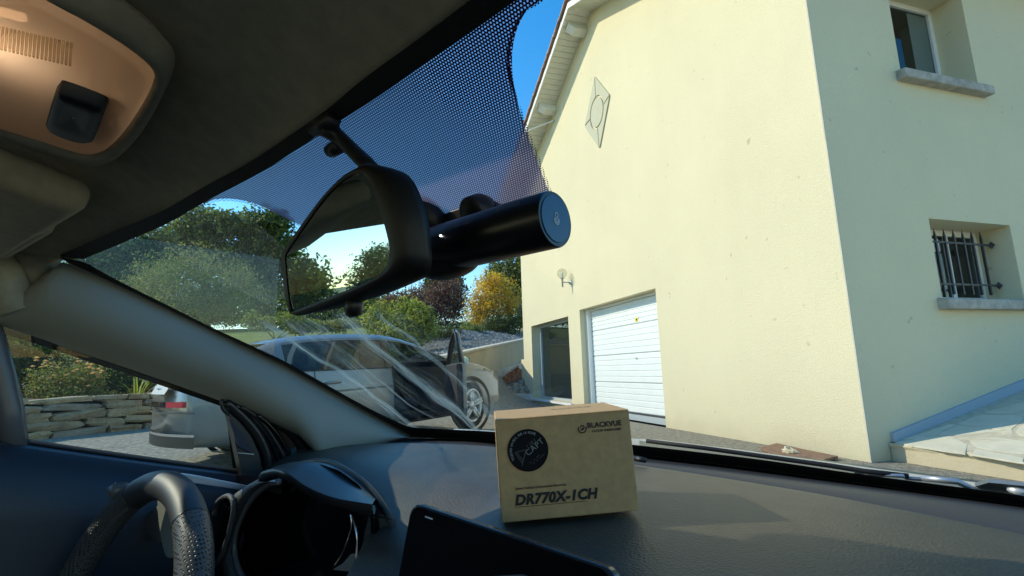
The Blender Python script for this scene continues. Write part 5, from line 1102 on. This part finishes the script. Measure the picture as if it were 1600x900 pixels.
g = MB(); g.prism([W(x, y, .035) for x, y in ((1524, 760), (1545, 754), (1610, 760), (1610, 778), (1538, 768))], np.array([0, .004, .004])); g.build('wiper_pivot', P('pivot_metal', (.22, .25, .25), .4, .5), cow)
g = MB(); c = W(1590, 765.5, .03); g.lathe(c, np.array([0, -.4, 1.]), [(.011, .0), (.011, .004), (.006, .007), (0, .007)], 14); g.build('pivot_bolt', m_rim, cow, True)

# ================================================================== DASH CAMERA
E0 = on(868, 342, CAM+FW*.31, FW); dx = np.array([-1., 0, 0]); rc = .0182
dcam = empty('dash_camera', E0+dx*.059+Z*.03, 'black cylindrical dash camera with a blue end cap stuck to the windscreen', 'camera')
body = MB().lathe(E0, dx, [(0, .001), (.0148, .001), (.0150, .0), (rc-.0008, .0), (rc, .0015), (rc, .118), (.0165, .121), (0, .121)], 40).build('camera_body', P('camera_black', (.004, .005, .006), .32), dcam, True)
e_ = body.modifiers.new('es', 'EDGE_SPLIT'); e_.split_angle = radians(40)
MB().lathe(E0-dx*.0006, dx, [(0, 0), (.0150, 0), (.0154, .0012)], 40).build('end_cap', m_blue, body)
yv = np.array([0, 1., 0])
def ringm(g, c, r, w, q0=0, q1=2*pi, n=20, ax=(yv, Z)):
    g.grid([[c+(ax[0]*cos(q)+ax[1]*sin(q))*rr_ for q in np.linspace(q0, q1, n)] for rr_ in (r-w/2, r+w/2)])
g = MB(); lc = E0-dx*.0010
ringm(g, lc-Z*.0012, .0026, .0005, pi*.80, pi*2.20); ringm(g, lc-Z*.0012, .0016, .0005, pi*.75, pi*2.25); ringm(g, lc+Z*.0022, .0015, .0005)
g.quad(lc-yv*.0003-Z*.0025, lc+yv*.0003-Z*.0025, lc+yv*.0003+Z*.001, lc-yv*.0003+Z*.001); mesh('camera_emblem', g.v, g.f, m_inkw, body)
def text(name, s, size, mat, parent, o, ex, ey, shear=0., bold=0., align='LEFT', spacing=1.0):
    cu = bpy.data.curves.new(name, 'FONT'); cu.body = s; cu.size = size; cu.shear = shear; cu.offset = bold; cu.align_x = align; cu.space_character = spacing; cu.resolution_u = 3
    ob = bpy.data.objects.new(name, cu); me = bpy.data.meshes.new_from_object(ob); bpy.data.objects.remove(ob)
    ex, ey = np.asarray(ex), np.asarray(ey)
    for v in me.vertices: q = np.asarray(o)+ex*v.co.x+ey*v.co.y; v.co = Vector(q)
    return obj(name, me, mat, parent)
qv = radians(205)
def cyl(s, q, r=rc+.0003): return E0+dx*s+(yv*cos(q)+Z*sin(q))*r
def cyltext(name, s, size, s0, q0, mat):
    cu = bpy.data.curves.new(name, 'FONT'); cu.body = s; cu.size = size; cu.resolution_u = 2; ob = bpy.data.objects.new(name, cu); me = bpy.data.meshes.new_from_object(ob); bpy.data.objects.remove(ob)
    for v in me.vertices: v.co = Vector(cyl(s0-v.co.x, q0-v.co.y/rc))
    return obj(name, me, mat, body)
cyltext('camera_lettering', 'BLACKVUE', .0042, .036, radians(150), m_inkg)
for k in range(3): cyltext('camera_marking', ('REC', 'GPS', 'LTE')[k], .0026, .082-.009*k, radians(160), m_inkg) if False else None
g = MB()
for k in range(3): s0 = .083-.0095*k; g.quad(cyl(s0, radians(160)), cyl(s0-.006, radians(160)), cyl(s0-.006, radians(157)), cyl(s0, radians(157)))
mesh('camera_marking', g.v, g.f, m_inkg, body)
g = MB(); c = cyl(.086, radians(171)); g.lathe(c, c-E0-dx*.086, [(0, .0006), (.0007, .0005), (.0008, 0)], 8); g.build('status_light', emis('white_led', (1, 1, 1), 4.), body)
g = MB(); c = cyl(.066, radians(163)); g.lathe(c, c-E0-dx*.066, [(0, .0004), (.0006, .0003), (.0006, 0)], 8); g.build('microphone', m_gloss, body)
# mount: bracket on top, lens barrel and adhesive pad
mb_ = MB(); br = [aty(x, y, .285) for x, y in ((684, 378), (690, 334), (704, 327), (735, 316), (756, 308), (768, 312), (780, 330), (770, 360))]
mb_.prism(br, np.array([0, .03, 0])); bev(mb_.build('mount_bracket', P('mount_black', (.012, .016, .02), .4), dcam), .003, 3)
g = MB(); pts = [aty(745, 322, .30), aty(748, 320, .325)]; g.lathe(W(750, 326, -.024), np.array([0, 2.0, 1.]), [(.0, .009), (.010, .008), (.0125, .0), (.0125, -.011), (.011, -.013), (0, -.0132)], 20); g.build('mount_knob', m_black, dcam, True)
lcn = E0+dx*.108
g = MB(); rows = []
for i in range(11):
    th_ = pi*i/10; rows.append([lcn+dx*(-.004)+np.array([0, .004, -.004])+dx*(.031*cos(th_))*-1+(yv*cos(q)*.020+Z*sin(q)*.0195)*sin(th_)**.7 for q in np.linspace(0, 2*pi, 24, endpoint=False)])
g.grid(rows, True); g.build('lens_barrel', m_black, dcam, True)
# rain sensor block behind the mirror
g = MB(); rows = []; cs = W(664, 352, -.022)
for i in range(9):
    th_ = pi*i/8; rows.append([cs+np.array([.024*cos(q)*sin(th_), .018*cos(th_)+.016*sin(q)*sin(th_)*-.5, .025*sin(q)*sin(th_)]) for q in np.linspace(0, 2*pi, 20, endpoint=False)])
g.grid(rows, True); g.build('rain_sensor', m_black, ws, True)

# ================================================================== CARDBOARD BOX
bz0 = .859
BL, BR = atz(784, 817.6, bz0), atz(1001, 800, bz0); bex = np.array([sin(radians(47)), cos(radians(47)), .043]); bex /= np.linalg.norm(bex); bey = np.cross(Z, bex); bey /= np.linalg.norm(bey); BZ = np.cross(bex, bey); BW, BH, BD = .131, .0935, .105
bxo = empty('cardboard_box', BL+bex*BW/2+bey*BD/2, 'brown printed cardboard box standing on the dashboard', 'box')
tilt = -bey*.012
bp_ = lambda u, v, w, o=0.: BL+bex*u+BZ*v+bey*(w-o)
g = MB(); g.box(BL, bex*BW, bey*BD, BZ*BH); bev(g.build('box_body', m_card, bxo), .0012, 2)
g = MB(); g.box(bp_(.0006, BH-.0008, -.0006), bex*(BW-.0012), bey*(BD+.0002), BZ*.0014); bev(g.build('box_lid', m_card, bxo), .0006, 1)
FT = lambda u, v: bp_(u, v, 0, .0009)
t1 = text('print_model', 'DR770X-1CH', .0128, m_ink, bxo, FT(.0135, .0150), bex, BZ, .22, .0006, spacing=1.06)
text('print_line', 'Smart Vehicle Environment Recorder', .0032, P('brown_ink', (.07, .035, .015), .8), bxo, FT(.0150, .0285), bex, BZ, 0, .00008)
g = MB(); g.quad(FT(.0135, .0128), FT(.0135+.068, .0128), FT(.0135+.068, .0133), FT(.0135, .0133)); mesh('print_rule', g.v, g.f, P('rule_ink', (.06, .04, .02), .8), bxo)
text('print_brand', 'BLACKVUE', .0068, m_ink, bxo, FT(.0885, .0795), bex, BZ, 0, .0002, spacing=1.02)
text('print_tagline', 'CLOUD DASHCAMS', .0031, m_ink, bxo, FT(.0925, .0752), bex, BZ, 0, .0001, spacing=1.05)
g = MB(); c = FT(.0835, .0792); ringm(g, c, .0038, .0011, pi*.85, pi*2.15, 20, (bex, BZ)); ringm(g, c+BZ*.0012, .0018, .0010, -.1, pi+.1, 14, (bex, BZ)); g.quad(c-bex*.0006-BZ*.002, c+bex*.0022+BZ*.000, c+bex*.0010+Z*.0012, c-bex*.0018-BZ*.0008); mesh('print_emblem', g.v, g.f, m_ink, bxo)
text('lid_brand', 'BLACKVUE', .009, P('lid_ink', (.12, .085, .045), .8), bxo, bp_(.105, BH+.0012, .062), -bex, -bey, 0, .0002)
# round sticker
sc = (.0295, .0635); sr = .0196
stk = MB().prism([bp_(sc[0]+sr*cos(q), sc[1]+sr*sin(q), 0, .0006) for q in np.linspace(0, 2*pi, 48, endpoint=False)], -bey*.0004).build('sticker', m_stk, bxo)
ST = lambda u, v: bp_(sc[0]+u, sc[1]+v, 0, .0014)
m_g2 = P('sticker_grey', (.20, .20, .21), .6); m_g3 = P('sticker_dim', (.05, .05, .055), .6)
rot = lambda d: (bex*cos(d)+BZ*sin(d), -bex*sin(d)+BZ*cos(d))
rx_, ry_ = rot(radians(35)); text('sticker_name', 'CAPT', .0078, m_g2, stk, ST(-.0005, -.0055), rx_, ry_, 0, 0, spacing=1.1)
text('sticker_name', 'URI', .0062, m_g3, stk, ST(.0005, .0008), rx_, ry_, .1, 0, spacing=1.1)
g = MB()
for a_, b_, m__ in (((-.0125, -.0010), (-.0015, .0005), 1), ((-.0125, -.0012), (-.0060, -.0120), 1), ((-.0015, .0005), (-.0070, -.0138), 1), ((-.0105, -.0015), (-.0050, -.0100), 1), ((-.0025, -.0010), (-.0060, -.0105), 1)):
    d = np.array(b_)-np.array(a_); nn_ = np.array([-d[1], d[0]])/np.linalg.norm(d)*.0004; a2, b2 = np.array(a_), np.array(b_); g.quad(ST(*(a2-nn_)), ST(*(b2-nn_)), ST(*(b2+nn_)), ST(*(a2+nn_)))
mesh('sticker_emblem', g.v, g.f, m_g3, stk)
s_ = 'TOUJOURS UN OEIL SUR LA ROUTE'
for k, ch in enumerate(s_):
    if ch == ' ': continue
    q = radians(207-k*(207-62)/(len(s_)-1)); ex_ = bex*sin(q)-BZ*cos(q); ey_ = bex*cos(q)+BZ*sin(q)
    text('sticker_letter', ch, .0030, m_g2, stk, ST(.0154*cos(q), .0154*sin(q)), ex_, ey_, 0, .0001, 'CENTER')
g = MB()   # two small illegible lines of print
for (u0, v0, n_, p_) in ((.0010, -.0125, 9, .0014), (.0040, -.0130, 11, .00135)):
    for k in range(n_):
        if k in (2, 5): continue
        o_ = ST(u0, v0)+rx_*p_*k; h = rnd.uniform(.0006, .0011); g.quad(o_, o_+rx_*p_*.62, o_+rx_*p_*.62+ry_*h, o_+ry_*h)
mesh('sticker_print', g.v, g.f, m_g3, stk)
